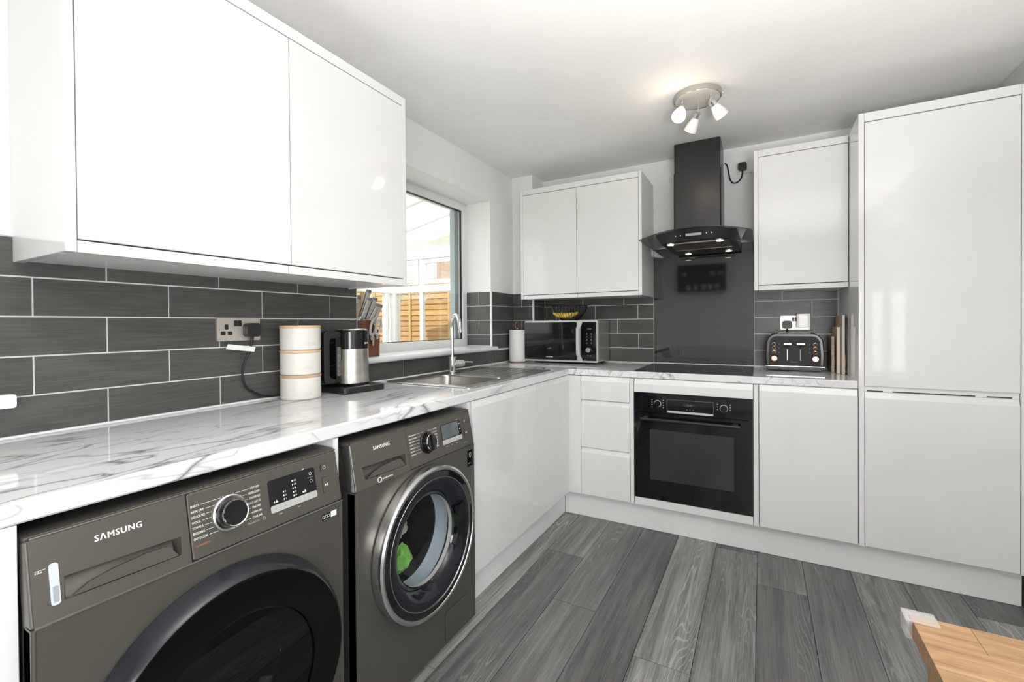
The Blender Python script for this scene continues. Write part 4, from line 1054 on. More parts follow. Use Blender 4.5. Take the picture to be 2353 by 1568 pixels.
for u in (1.213, 1.240, 1.378, 1.405): prism(bm, circ(u, 1.6895 + (0.002 if u > 1.3 else 0), 0.0034, 10), 0.001, 0.0032, FD)
part('touch_key', bm, 'ink_white', bd, smooth=False)

# ------------------------------------------------------------------ sockets, plugs, cables
def socket(name, fn, u0, u1, v0, v1, label, m='satin_nickel', plug_side=None):
    t = thing(name, label, 'socket', fn((u0 + u1) / 2, v0, 0))
    bm = B(); prism(bm, rrect(u0, u1, v0, v1, 0.003, 3), 0.0, 0.009, fn, 0.002, 2); fp = part('faceplate', bm, m, t)
    return t, fp
SL = lambda u, v, d: Vector((0.0072 + d, u, v))
t, fp = socket('wall_socket', SL, -2.377, -2.2235, 1.136, 1.2165, 'satin nickel double socket on the grey tiles above the tumble dryer worktop')
for (u, v, w, h) in ((-2.3455, 1.1855, 0.0065, 0.009), (-2.3570, 1.1635, 0.008, 0.0065), (-2.3335, 1.1635, 0.008, 0.0065)):
    bm = B(); prism(bm, rrect(u - w, u + w, v - h, v + h, 0.003, 3), 0.0085, 0.0094, SL); part('pin_slot', bm, 'rubber_black', fp, smooth=False)
for u in (-2.3135, -2.2995):
    bm = B(); prism(bm, rrect(u - 0.0058, u + 0.0058, 1.188, 1.2085, 0.002, 2), 0.0085, 0.0125, SL, 0.001, 1); part('rocker_switch', bm, 'black_plastic', fp)
for u in (-2.370,):
    bm = B(); prism(bm, circ(u, 1.176, 0.003, 12), 0.0085, 0.0097, SL); part('screw', bm, 'silver_metal', fp)

def plug(fn, u, v, label, base=0.0095, sc=1.0):
    t = thing('mains_plug', label, 'plug', fn(u, v, base))
    pts = rrect(u - 0.0255 * sc, u + 0.0255 * sc, v - 0.024 * sc, v + 0.0255 * sc, 0.013 * sc, 5)
    bm = B(); prism(bm, pts, base, base + 0.030, fn, 0.006, 3); part('plug_body', bm, 'black_plastic', t)
    return t
t = plug(SL, -2.2625, 1.1735, 'black plug with a white paper tag in the double socket over the worktop')
bm = B(); tube(bm, [SL(-2.262, 1.150, 0.022), SL(-2.262, 1.135, 0.020), SL(-2.262, 1.122, 0.018)], 0.0055, 10, radii=[0.0065, 0.0055, 0.005]); part('strain_relief', bm, 'black_plastic', t)
bm = B(); cb = smooth_path([SL(-2.262, 1.124, 0.018), SL(-2.266, 1.105, 0.018), SL(-2.281, 1.075, 0.016), SL(-2.292, 1.035, 0.012), SL(-2.290, 0.995, 0.010), SL(-2.276, 0.965, 0.010), SL(-2.255, 0.948, 0.010), SL(-2.225, 0.930, 0.011), SL(-2.195, 0.9215, 0.0085), SL(-2.150, 0.919, 0.0078), SL(-2.06, 0.9185, 0.0078), SL(-2.01, 0.9185, 0.010)], 6)
tube(bm, cb, 0.0036, 8); part('flex', bm, 'black_plastic', t)
bm = B(); prism(bm, [(-2.2555, 1.094), (-2.2505, 1.1115), (-2.349, 1.126), (-2.357, 1.1085)], 0.0235, 0.0243, SL); part('paper_tag', bm, 'paper_white', t, smooth=False)

SB = lambda u, v, d: Vector((u, -0.0072 - d, v))
t, fp = socket('wall_socket', SB, 1.7455, 1.893, 1.1415, 1.225, 'satin nickel double socket on the tiles behind the toaster', 'satin_nickel')
for u in (1.8115, 1.8245):
    bm = B(); prism(bm, rrect(u - 0.0055, u + 0.0055, 1.191, 1.2145, 0.002, 2), 0.0085, 0.0125, SB, 0.001, 1); part('rocker_switch', bm, 'black_plastic', fp)
t = plug(SB, 1.7805, 1.170, 'black plug in the socket behind the toaster', sc=0.95)
bm = B(); tube(bm, smooth_path([SB(1.7805, 1.148, 0.022), SB(1.7805, 1.120, 0.020), SB(1.781, 1.05, 0.016), SB(1.785, 0.96, 0.012), SB(1.80, 0.925, 0.014)], 5), 0.0045, 8); part('flex', bm, 'black_plastic', t)
t = thing('plug_adapter', 'white plug in adapter beside the black plug behind the toaster', 'adapter', SB(1.86, 1.154, 0.01))
bm = B(); prism(bm, rrect(1.827, 1.892, 1.154, 1.235, 0.005, 3), 0.0095, 0.048, SB, 0.004, 2); part('adapter_body', bm, 'white_plastic', t)
bm = B(); prism(bm, rrect(1.840, 1.8815, 1.156, 1.233, 0.003, 2), 0.0478, 0.0495, SB, 0.001, 1); part('adapter_face', bm, 'silver_paint', t)
bm = B(); prism(bm, circ(1.8735, 1.228, 0.0025, 10), 0.0495, 0.0502, SB); part('status_lamp', bm, 'ink_white', t, smooth=False)
SW = lambda u, v, d: Vector((u, -0.0002 - d, v))
t, fp = socket('wall_socket', SW, 1.510, 1.598, 2.124, 2.208, 'white single socket high on the wall beside the cooker hood chimney', 'white_plastic')
bm = B(); prism(bm, circ(1.588, 2.168, 0.003, 12), 0.0085, 0.0097, SW); part('screw', bm, 'handle_grey', fp)
bm = B(); prism(bm, rrect(1.577, 1.588, 2.184, 2.202, 0.002, 2), 0.0085, 0.012, SW, 0.001, 1); part('rocker_switch', bm, 'white_plastic', fp)
t = plug(SW, 1.5445, 2.163, 'black plug with looping cable beside the cooker hood chimney', sc=0.95)
bm = B(); tube(bm, smooth_path([SW(1.5445, 2.140, 0.022), SW(1.5435, 2.118, 0.020), SW(1.533, 2.088, 0.018), SW(1.512, 2.072, 0.016), SW(1.490, 2.074, 0.014), SW(1.474, 2.10, 0.012), SW(1.466, 2.145, 0.010), SW(1.457, 2.19, 0.010), SW(1.4445, 2.206, 0.012)], 6), 0.0042, 8); part('flex', bm, 'black_plastic', t)
bm = B(); prism(bm, rrect(-2.93, -2.8665, 0.990, 1.0235, 0.006, 3), 0.0, 0.028, SL, 0.006, 3)
single('wall_fitting', bm, 'white_plastic', 'small rounded white fitting on the tiles at the outer end of the worktop', 'fitting', origin=SL(-2.89, 0.99, 0))

# ------------------------------------------------------------------ sink and tap
t = thing('kitchen_sink', 'brushed steel inset sink with a ribbed drainer', 'sink', (0.3, -1.18, ZT))
X0, X1, Y0, Y1 = 0.046, 0.552, -1.618, -0.742
bm = B()
def plate_ring(bm, o, h, z0, z1):
    """flat plate with a rounded rectangular hole; o outer (x0,x1,y0,y1,r), h hole"""
    n = 6
    po = rrect(*o, n); ph = rrect(*h, n)
    a = [bm.verts.new((x, y, z1)) for x, y in po]; b = [bm.verts.new((x, y, z1)) for x, y in ph]; c = [bm.verts.new((x, y, z0)) for x, y in po]
    k = len(po)
    for i in range(k):
        j = (i + 1) % k
        bm.faces.new((a[i], a[j], b[j], b[i])); bm.faces.new((c[i], c[j], a[j], a[i]))
    return b
HB = (0.112, 0.488, -1.558, -1.212, 0.045)
zt = ZT + 0.0045
b_ = plate_ring(bm, (X0 + 0.012, X1 - 0.012, Y0 + 0.012, Y1 - 0.012, 0.02), HB, zt - 0.0025, zt - 0.0025)
# bowl walls
levels = [(0.0, 0.0), (0.004, -0.008), (0.008, -0.11), (0.03, -0.14), (0.10, -0.146)]
prev = b_
for ins, dz in levels[1:]:
    pr_ = rrect(HB[0] + ins, HB[1] - ins, HB[2] + ins, HB[3] - ins, max(0.045 - ins * 0.1, 0.02), 6)
    cur = [bm.verts.new((x, y, zt - 0.0025 + dz)) for x, y in pr_]
    for i in range(len(cur)):
        j = (i + 1) % len(cur); bm.faces.new((prev[i], prev[j], cur[j], cur[i]))
    prev = cur
bm.faces.new(prev)
part('basin', bm, 'steel_sink', t, smooth=50)
bm = B()
n = 6; lo = rrect(X0, X1, Y0, Y1, 0.03, n); hi = rrect(X0 + 0.004, X1 - 0.004, Y0 + 0.004, Y1 - 0.004, 0.027, n); inn = rrect(X0 + 0.013, X1 - 0.013, Y0 + 0.013, Y1 - 0.013, 0.02, n)
R_ = [[bm.verts.new((x, y, z)) for x, y in P_] for P_, z in ((lo, ZT + 0.0003), (lo, ZT + 0.003), (hi, ZT + 0.0058), (inn, zt - 0.002))]
for p, q in zip(R_[:-1], R_[1:]):
    for i in range(len(p)):
        j = (i + 1) % len(p); bm.faces.new((p[i], p[j], q[j], q[i]))
part('sink_rim', bm, 'steel_sink', t, smooth=50)
for i in range(7):
    x = 0.15 + 0.05 * i
    bm = B(); box(bm, x - 0.007, x + 0.007, -1.17 + 0.012 * abs(i - 3), -0.80, zt - 0.003, zt + 0.0004, 0.0013, 2); part('drainer_rib', bm, 'steel_sink', t)
bm = B(); lathe(bm, [(0.017, 0), (0.017, 0.003), (0.010, 0.0035), (0, 0.001)], axes((0.455, -1.2195, ZT - 0.045), (1, 0, 0), (0, 0, 1), (0, -1, 0)), 20); part('overflow', bm, 'rubber_black', t)
bm = B(); lathe(bm, [(0.045, 0), (0.045, 0.003), (0.03, 0.002), (0, 0.001)], axes((0.3, -1.385, ZT - 0.144), (1, 0, 0), (0, 1, 0), (0, 0, 1)), 24); part('waste', bm, 'chrome', t)

tx, ty, tz = 0.092, -1.118, zt + 0.0005
t = thing('mixer_tap', 'chrome swan neck mixer tap behind the steel sink', 'tap', (tx, ty, tz))
V = axes((tx, ty, tz), (1, 0, 0), (0, 1, 0), (0, 0, 1))
bm = B(); lathe(bm, [(0.027, 0.0), (0.027, 0.004), (0.0215, 0.008), (0.0215, 0.082), (0.025, 0.084), (0.025, 0.088), (0.013, 0.0895)], V, 28, True, True); part('tap_body', bm, 'chrome', t)
hd_ = Vector((0.80, -0.60, 0)).normalized()
top = Vector((tx, ty, tz + 0.255)); pts = [Vector((tx, ty, tz + 0.088)), Vector((tx, ty, tz + 0.20)), top]
Rr = 0.072
for i in range(1, 13):
    a = PI * i / 12 * 0.97
    pts.append(top + hd_ * (Rr - Rr * math.cos(a)) + Vector((0, 0, Rr * math.sin(a))))
e_ = pts[-1]; dv = (pts[-1] - pts[-2]).normalized(); pts.append(e_ + dv * 0.022)
bm = B(); tube(bm, pts, 0.0105, 16); sp_ = part('spout', bm, 'chrome', t)
bm = B(); tube(bm, [pts[-1] - dv * 0.004, pts[-1] + dv * 0.012], 0.0122, 16); part('nozzle', bm, 'chrome', sp_)
lv = Vector((0.45, 0.89, 0)).normalized(); q0 = Vector((tx, ty, tz + 0.048))
bm = B(); tube(bm, [q0 + lv * 0.012, q0 + lv * 0.066], 0.0195, 20); vb_ = part('valve_body', bm, 'chrome', t)
bm = B(); tube(bm, [q0 + lv * 0.0665, q0 + lv * 0.075], 0.017, 20); part('valve_cap', bm, 'chrome', vb_)
bm = B(); tube(bm, [q0 + lv * 0.072 + Vector((0, 0, 0.008)), q0 + lv * 0.10 + Vector((0, 0, 0.006)), q0 + lv * 0.135 + Vector((0, 0, 0.003))], 0.004, 10); part('lever', bm, 'chrome', t)

# ------------------------------------------------------------------ stacked canisters
CX, CY, CR = 0.0935, -2.110, 0.0725
zz = ZT + 0.0005
wd = {'tea': 'tea', 'coffee': 'coffee', 'sugar': 'sugar'}
for word, where in (('tea', 'at the bottom of the stack by the kettle'), ('coffee', 'in the middle of the stack by the kettle'), ('sugar', 'on top of the stack by the kettle')):
    t = thing('storage_canister', 'cream canister marked ' + word + ' with bamboo lid, ' + where, 'canister', (CX, CY, zz), group='stacked cream canisters')
    V = axes((CX, CY, zz), (1, 0, 0), (0, 1, 0), (0, 0, 1))
    bm = B(); lathe(bm, [(0, 0.0), (CR - 0.004, 0.0), (CR - 0.0005, 0.003), (CR, 0.008), (CR, 0.082), (0, 0.082)], V, 64); body_ = part('canister_body', bm, 'cream_metal', t)
    bm = B(); lathe(bm, [(0, 0.0825), (CR + 0.0002, 0.0825), (CR + 0.0012, 0.084), (CR + 0.0012, 0.0915), (CR, 0.0928), (0, 0.0928)], V, 64); part('lid', bm, 'bamboo', t)
    # raised word on the side that faces the room
    a0 = math.radians(-12 if word != 'coffee' else -26)
    def CYL(u, v, d, r=CR + 0.0003, a0=a0, zz=zz): 
        a = a0 + (u / CR); return Vector((CX + (r + d) * math.cos(a - 0.30), CY + (r + d) * math.sin(a - 0.30), zz + v))
    bm = B(); text(bm, word, 0, 0.018, 0.017, CYL, depth=0.0007); part('raised_lettering', bm, 'cream_relief', body_, smooth=False)
    zz += 0.0933

# ------------------------------------------------------------------ kettle
kx, ky = 0.108, -1.872
t = thing('electric_kettle', 'black and brushed steel electric kettle on a square base', 'kettle', (kx, ky, ZT), math.radians(-7))
V = axes((0, 0, 0), (1, 0, 0), (0, 1, 0), (0, 0, 1))
P_ = lambda u, v, d: Vector((u, v, d))
bm = B(); prism(bm, rrect(-0.098, 0.098, -0.105, 0.105, 0.022, 5), 0.003, 0.0245, P_, 0.004, 2); bs_ = part('power_base', bm, 'black_plastic', t, local=True)
for sx in (-1, 1):
    for sy in (-1, 1):
        bm = B(); lathe(bm, [(0, 0.0), (0.012, 0.0), (0.012, 0.004), (0, 0.004)], axes((sx * 0.075, sy * 0.08, 0.0006), (1, 0, 0), (0, 1, 0), (0, 0, 1)), 14); part('foot', bm, 'rubber_black', bs_, local=True)
bm = B(); prism(bm, [(0.055 + 0.0, -0.035), (0.088, -0.030), (0.093, 0.0), (0.088, 0.030), (0.055, 0.035), (0.066, 0)], 0.0245, 0.0252, P_); part('key_panel', bm, 'silver_paint', bs_, local=True, smooth=False)
bm = B(); 
for i in range(3): prism(bm, circ(0.078 - 0.001 * abs(i - 1), -0.018 + 0.018 * i, 0.003, 10), 0.0252, 0.0256, P_)
part('key_mark', bm, 'dark_line', bs_, local=True, smooth=False)
bm = B(); lathe(bm, [(0, 0.028), (0.070, 0.028), (0.072, 0.033), (0.072, 0.040)], V, 56); part('jug_foot', bm, 'black_gloss', t, local=True)
bm = B(); lathe(bm, [(0.0722, 0.037), (0.0715, 0.10), (0.0700, 0.182)], V, 56); part('steel_jacket', bm, 'steel_kettle', t, local=True)
bm = B(); lathe(bm, [(0.0702, 0.180), (0.0706, 0.183), (0.0695, 0.250), (0.0685, 0.2575), (0.0655, 0.2595)], V, 56); jc = part('jug_collar', bm, 'black_gloss', t, local=True)
bm = B(); lathe(bm, [(0.0664, 0.2585), (0.0655, 0.2625), (0.058, 0.2645), (0, 0.2645)], V, 56); part('kettle_lid', bm, 'steel_kettle', t, local=True)
# spout lip (+y side) and handle (-y side)
bm = B(); prism(bm, [(-0.022, 0.063), (0.022, 0.063), (0.010, 0.0835), (-0.010, 0.0835)], 0.215, 0.2590, P_, 0.004, 2); part('spout', bm, 'black_gloss', t, local=True)
bm = B(); H_ = lambda u, v, d: Vector((d, u, v))
prism(bm, [(-0.060, 0.253), (-0.130, 0.256), (-0.141, 0.246), (-0.1415, 0.060), (-0.136, 0.040), (-0.066, 0.036), (-0.066, 0.050), (-0.110, 0.064), (-0.114, 0.075), (-0.114, 0.212), (-0.106, 0.224), (-0.060, 0.226)], -0.019, 0.019, H_, -0.006, 2); hn = part('handle', bm, 'black_plastic', t, local=True)
bm = B(); prism(bm, [(-0.090, 0.040), (-0.090, 0.228), (-0.062, 0.228), (-0.062, 0.040)], -0.023, 0.023, H_, -0.006, 2); part('gauge_housing', bm, 'black_gloss', t, local=True)
bm = B(); prism(bm, rrect(-0.0850, -0.0685, 0.070, 0.190, 0.005, 3), 0.0225, 0.0242, H_, 0.0006, 1); gg = part('water_gauge', bm, 'gauge_grey', t, local=True)
bm = B()
for i, s in enumerate(('MAX', '1.5', '1.0', '0.5', '0.25')):
    text(bm, s, -0.0820, 0.176 - 0.022 * i, 0.0038, lambda u, v, d: H_(u, v, d + 0.0242), sx=0.8)
part('gauge_lettering', bm, 'ink_grey', gg, local=True, smooth=False)
def KC(u, v, d, r=0.0698):
    a = math.radians(14) + u / r; return Vector(((r + d) * math.cos(a), (r + d) * math.sin(a), v))
bm = B(); text(bm, 'BOSCH', 0.0095, 0.2005, 0.0056, KC, depth=0.0006, fat=0.0004)
p_ = circ(0.003, 0.2033, 0.0036, 14)
for a, b in zip(p_, p_[1:] + p_[:1]): strip(bm, *a, *b, 0.0014, KC, 0.0006)
strip(bm, 0.0015, 0.2033, 0.0045, 0.2033, 0.001, KC, 0.0006); strip(bm, 0.0015, 0.2058, 0.0015, 0.2008, 0.0009, KC, 0.0006); strip(bm, 0.0045, 0.2058, 0.0045, 0.2008, 0.0009, KC, 0.0006)
part('maker_lettering', bm, 'ink_white', jc, local=True, smooth=False)

# ------------------------------------------------------------------ knife block on the window sill
bk = (-0.062, -1.642, WSILL + 0.0005)
BW = 0.056
t = thing('knife_block', 'reddish brown wooden knife block on the window sill behind the kettle', 'knife block', bk)
P_ = lambda u, v, d: Vector((bk[0] + d, bk[1] + u, bk[2] + v))
prof = [(-BW, 0.0), (BW, 0.0), (BW + 0.002, 0.105), (BW - 0.006, 0.128), (-0.004, 0.178), (-BW, 0.176)]
bm = B(); prism(bm, prof, -0.052, 0.052, P_, -0.003, 2); part('block', bm, 'walnut_block', t)
bm = B(); 
for k in range(2):
    zq = 0.072 - 0.014 * k
    strip(bm, -0.008 + 0.006 * k, zq, 0.028 - 0.004 * k, zq, 0.0018, lambda u, v, d: P_(u, v, d + 0.052), 0.0006)
p_ = circ(0.010, 0.092, 0.010, 16)
for a, b in zip(p_, p_[1:] + p_[:1]): strip(bm, *a, *b, 0.0012, lambda u, v, d: P_(u, v, d + 0.052), 0.0006)
part('branded_mark', bm, 'block_mark', t, smooth=False)
def knife(base, lean, ln, wdt, label, rot):
    """handle rising out of the block, with two steel edges, end cap and rivets"""
    o = P_(*base); d = Vector((lean[0], lean[1], 1)).normalized()
    t = thing('kitchen_knife', label, 'knife', o, group='knives in the block on the sill')
    side = Vector((rot[0], rot[1], 0)); side = (side - d * side.dot(d)).normalized(); nrm = d.cross(side)
    K = axes(o, side, d, nrm)
    bm = B(); prism(bm, [(-wdt * .40, -0.010), (wdt * .40, -0.010), (wdt * .42, 0.016), (-wdt * .42, 0.016)], -0.0035, 0.0035, K, -0.001, 1); part('bolster', bm, 'silver_metal', t)
    pts = [(-wdt * .42, 0.014), (wdt * .40, 0.014), (wdt * .5, ln * .35), (wdt * .46, ln * .7), (wdt * .55, ln - 0.012), (wdt * .35, ln), (-wdt * .30, ln - 0.006), (-wdt * .5, ln - 0.022)]
    bm = B(); prism(bm, pts, -0.0085, 0.0085, K, -0.003, 2); h = part('handle', bm, 'knife_handle', t)
    bm = B(); prism(bm, [(-wdt * .53, 0.016), (-wdt * .45, 0.016), (-wdt * .45, ln - 0.024), (-wdt * .53, ln - 0.024)], -0.0025, 0.0025, K); part('tang', bm, 'knife_tang', t, smooth=False)
    bm = B(); prism(bm, [(-wdt * .51, ln - 0.024), (wdt * .56, ln - 0.016), (wdt * .57, ln - 0.008), (wdt * .34, ln + 0.0015), (-wdt * .34, ln - 0.004)], -0.0092, 0.0092, K, -0.003, 2); part('end_cap', bm, 'knife_end', t)
    for q in (0.28, 0.68):
        for s_ in (-1, 1):
            A = axes(K(0, ln * q, 0.0083 * s_), side, d, nrm * s_)
            bm = B(); lathe(bm, [(0.0027, 0), (0.0027, 0.0008), (0, 0.0011)], A, 10); part('rivet', bm, 'knife_rivet', h)
    return t
knife((-0.048, 0.176, -0.030), (0.06, 0.32), 0.130, 0.030, 'knife at the back of the wooden block, its handle beside the tiles', (-0.25, 0.97))
knife((-0.030, 0.177, 0.014), (0.10, 0.40), 0.125, 0.030, 'knife with a curled end in the second slot of the wooden block', (-0.25, 0.97))
knife((-0.010, 0.164, 0.040), (0.16, 0.55), 0.112, 0.025, 'knife leaning lowest in front of the others in the wooden block', (-0.3, 0.95))
knife((0.004, 0.173, -0.034), (0.06, 0.36), 0.172, 0.030, 'tallest knife standing highest out of the wooden block', (-0.25, 0.97))
knife((0.022, 0.163, -0.010), (0.08, 0.44), 0.145, 0.028, 'knife just below the tallest one in the wooden block', (-0.25, 0.97))
knife((0.042, 0.150, 0.012), (0.10, 0.48), 0.122, 0.025, 'small knife at the window end of the wooden block', (-0.25, 0.97))
# kitchen scissors hooked on the front of the block
so = P_(-0.004, 0.108, 0.066)
t = thing('kitchen_scissors', 'grey handled kitchen scissors tucked into the front of the knife block', 'scissors', so)
S_ = axes(so, Vector((-0.35, 0.94, 0.0)).normalized(), (0.0, 0.05, 1), (0.94, 0.35, 0))
for cu, cv, ru, rv, tl, dd, tail in ((-0.006, 0.036, 0.025, 0.044, -0.5, 0.0, [(0.0, -0.006), (-0.006, -0.018), (0.004, -0.026)]), (0.034, 0.034, 0.023, 0.043, -0.6, 0.008, [(0.012, -0.006), (0.010, -0.018), (0.016, -0.024)])):
    pts = []
    for i in range(22):
        a = 2 * PI * i / 22; u, v = ru * math.cos(a), rv * math.sin(a)
        pts.append(S_(cu + u * math.cos(tl) - v * math.sin(tl), cv + u * math.sin(tl) + v * math.cos(tl), dd + 0.004))
    bm = B(); tube(bm, pts, 0.0058, 8, closed=True); part('finger_loop', bm, 'knife_handle', t)
    bm = B(); tube(bm, [S_(cu - 0.012, cv - 0.034, dd + 0.003)] + [S_(cu + u * 0.4 - 0.004, v, dd) for u, v in tail], 0.0055, 8); part('shank', bm, 'knife_handle', t)
bm = B(); prism(bm, [(0.000, -0.055), (0.012, -0.055), (0.016, -0.006), (-0.004, -0.006)], -0.002, 0.002, S_); part('blade', bm, 'silver_metal', t, smooth=False)

# ------------------------------------------------------------------ paper towel
px, py = 0.078, -0.288
t = thing('paper_towel_holder', 'copper wire kitchen roll holder holding the white paper roll beside the microwave', 'holder', (px, py, ZT))
V = axes((px, py, ZT + 0.0006), (1, 0, 0), (0, 1, 0), (0, 0, 1))
bm = B(); lathe(bm, [(0, 0.0), (0.071, 0.0), (0.072, 0.002), (0.071, 0.0045), (0, 0.005)], V, 40); part('base_plate', bm, 'copper_wire', t)
bm = B(); lathe(bm, [(0.004, 0.005), (0.004, 0.25)], V, 10, True, True); part('rod', bm, 'copper_wire', t)
bm = B(); lp = [V(0.013 * math.cos(a) * 0.8, 0.013 * math.cos(a) * 0.6, 0.268 + 0.026 * math.sin(a)) for a in [-PI / 2 + 2 * PI * i / 18 for i in range(18)]]
tube(bm, lp, 0.0022, 8, closed=True); part('loop', bm, 'copper_wire', t)
bm = B(); prof = []
for i in range(64):
    a = 2 * PI * i / 64; prof.append((0.0595 * math.cos(a), 0.0595 * math.sin(a)))
lathe(bm, [(0.02, 0.0), (0.058, 0.0), (0.0592, 0.002), (0.0592, 0.229), (0.058, 0.231), (0.02, 0.231), (0.02, 0.0)], axes((px, py, ZT + 0.0066), (1, 0, 0), (0, 1, 0), (0, 0, 1)), 56)
t2 = thing('paper_towel_roll', 'white kitchen roll standing between the window sill and the microwave', 'kitchen roll', (px, py, ZT + 0.0066))
part('roll', bm, 'paper_white', t2)
V2 = axes((px, py, ZT + 0.0066), (1, 0, 0), (0, 1, 0), (0, 0, 1))
bm = B(); pts = []
for i in range(9):
    a = math.radians(-48 + 8 * i); r = 0.0597 + 0.0002 * i + 0.011 * max(0, (i - 4) / 4) ** 2; pts.append((r * math.cos(a), r * math.sin(a)))
prism(bm, pts + [(x * 0.985, y * 0.985) for x, y in reversed(pts)], 0.001, 0.226, lambda u, v, d: V2(u, v, d)); part('loose_sheet', bm, 'paper_white', t2)

# ------------------------------------------------------------------ microwave, fruit bowl
t = thing('microwave', 'silver and black microwave oven on the worktop by the corner', 'microwave', (0.42, -0.16, ZT))
MZ0, MZ1 = 0.9235, 1.2105
F = lambda u, v, d: Vector((u, -0.268 - d, v))
bm = B(); box(bm, 0.182, 0.688, -0.268, -0.022, 0.924, 1.209, 0.003); part('casing', bm, 'microwave_side', t)
for xx in (0.22, 0.65):
    for yy in (-0.24, -0.05):
        bm = B(); lathe(bm, [(0.012, 0.0005), (0.012, 0.016)], axes((xx, yy, ZT), (1, 0, 0), (0, 1, 0), (0, 0, 1)), 12, True, True); part('foot', bm, 'rubber_black', t)
bm = B(); prism(bm, rrect(0.1445, 0.691, MZ0, MZ1, 0.010, 4), 0.0, 0.026, F, 0.004, 2); fr_ = part('front_frame', bm, 'silver_paint', t)
bm = B(); prism(bm, rrect(0.1455, 0.5445, MZ0 + 0.0125, MZ1 - 0.0125, 0.003, 2), 0.024, 0.0305, F, 0.001, 1); dr = part('door', bm, 'black_gloss', t)
bm = B(); prism(bm, rrect(0.573, 0.682, MZ0 + 0.0125, MZ1 - 0.0125, 0.003, 2), 0.024, 0.0305, F, 0.001, 1); cp = part('control_panel', bm, 'black_gloss', t)
bm = B(); hp = [(0.556, 0.0), (0.572, 0.02), (0.573, 0.05)]
NZ = 24; L_ = []
for i in range(NZ + 1):
    k = i / NZ; z = MZ0 + 0.001 + (MZ1 - MZ0 - 0.002) * k
    e = min(1, min(k, 1 - k) / 0.22); e = e * e * (3 - 2 * e)
    u0 = 0.562 - 0.018 * e; u1 = u0 + 0.026; d1 = 0.031 + 0.014 * e
    L_.append([bm.verts.new(F(*p)) for p in ((u0, z, 0.027), (u0, z, d1), (u1, z, d1), (u1, z, 0.027))])
for p, q in zip(L_[:-1], L_[1:]):
    for i in range(4):
        j = (i + 1) % 4; bm.faces.new((p[i], p[j], q[j], q[i]))
bm.faces.new(L_[0][::-1]); bm.faces.new(L_[-1]); part('handle', bm, 'silver_paint', dr, smooth=25)
G = lambda u, v, d: F(u, v, d + 0.0306)
bm = B(); text(bm, 'S\u039bMSUNG', 0.3405, 0.9525, 0.0075, G, 'CENTER', fat=0.0004, spacing=1.1); part('maker_lettering', bm, 'ink_white', dr, smooth=False)
bm = B(); text(bm, 'grill', 0.343, 1.013, 0.0085, G, 'CENTER'); strip(bm, 0.322, 1.011, 0.334, 1.017, 0.0012, G); part('grill_lettering', bm, 'ink_grey', dr, smooth=False)
A = axes(F(0.628, 1.009, 0.0305), (1, 0, 0), (0, 0, 1), (0, -1, 0))
bm = B(); lathe(bm, [(0.0185, 0), (0.0175, 0.012), (0.016, 0.014), (0, 0.0145)], A, 32); part('knob', bm, 'silver_metal', cp)
bm = B()
for i in range(4):
    for j in range(2):
        cu, cv = 0.616 + 0.032 * j, 1.118 - 0.0205 * i
        text(bm, ('min', 'auto', 'stop', 'kg', 'pizza', 'cook', 'clock', 'start')[i * 2 + j], cu, cv - 0.005, 0.0042, G, 'CENTER')
        prism(bm, [(cu - 0.003, cv + 0.001), (cu + 0.003, cv + 0.001), (cu, cv + 0.006)], 0, 0.0004, G)
text(bm, '1', 0.622, 0.966, 0.008, G, 'CENTER'); text(bm, '2', 0.643, 0.966, 0.008, G, 'CENTER'); text(bm, '28 l', 0.606, 0.938, 0.006, G, 'CENTER')
strip(bm, 0.652, 1.004, 0.659, 1.002, 0.0016, G); strip(bm, 0.604, 1.004, 0.608, 1.005, 0.0016, G)
part('key_lettering', bm, 'ink_grey', cp, smooth=False)
bm = B(); prism(bm, rrect(0.600, 0.664, 1.140, 1.165, 0.002, 2), -0.001, 0.0004, G); dp = part('display', bm, 'display_black', cp, smooth=False)
bm = B(); text(bm, '12:24', 0.632, 1.147, 0.010, lambda u, v, d: G(u, v, d + 0.0004), 'CENTER'); part('display_lettering', bm, 'ink_teal', dp, smooth=False)

bx_, by_, bz_ = 0.435, -0.150, 1.2097
t = thing('fruit_bowl', 'black wire fruit bowl holding bananas on top of the microwave', 'bowl', (bx_, by_, bz_))
V = axes((bx_, by_, bz_), (1, 0, 0), (0, 1, 0), (0, 0, 1))
def brad(z): return 0.058 + (0.128 - 0.058) * math.sin(min(1, z / 0.105) * PI / 2) ** 0.9
for k in range(30):
    a = 2 * PI * k / 30
    bm = B(); tube(bm, [V(brad(z) * math.cos(a), brad(z) * math.sin(a), 0.004 + z) for z in (0.0, 0.012, 0.03, 0.055, 0.08, 0.105)], 0.0014, 5); part('wire', bm, 'black_satin', t)
for r, z in ((0.058, 0.004), (0.1285, 0.109)):
    bm = B(); tube(bm, [V(r * math.cos(a), r * math.sin(a), z) for a in [2 * PI * i / 40 for i in range(40)]], 0.0026, 6, closed=True); part('rim', bm, 'black_satin', t)
bm = B(); lathe(bm, [(0, 0.0005), (0.055, 0.0005), (0.055, 0.0025), (0, 0.0025)], V, 32); part('base_disc', bm, 'black_satin', t)
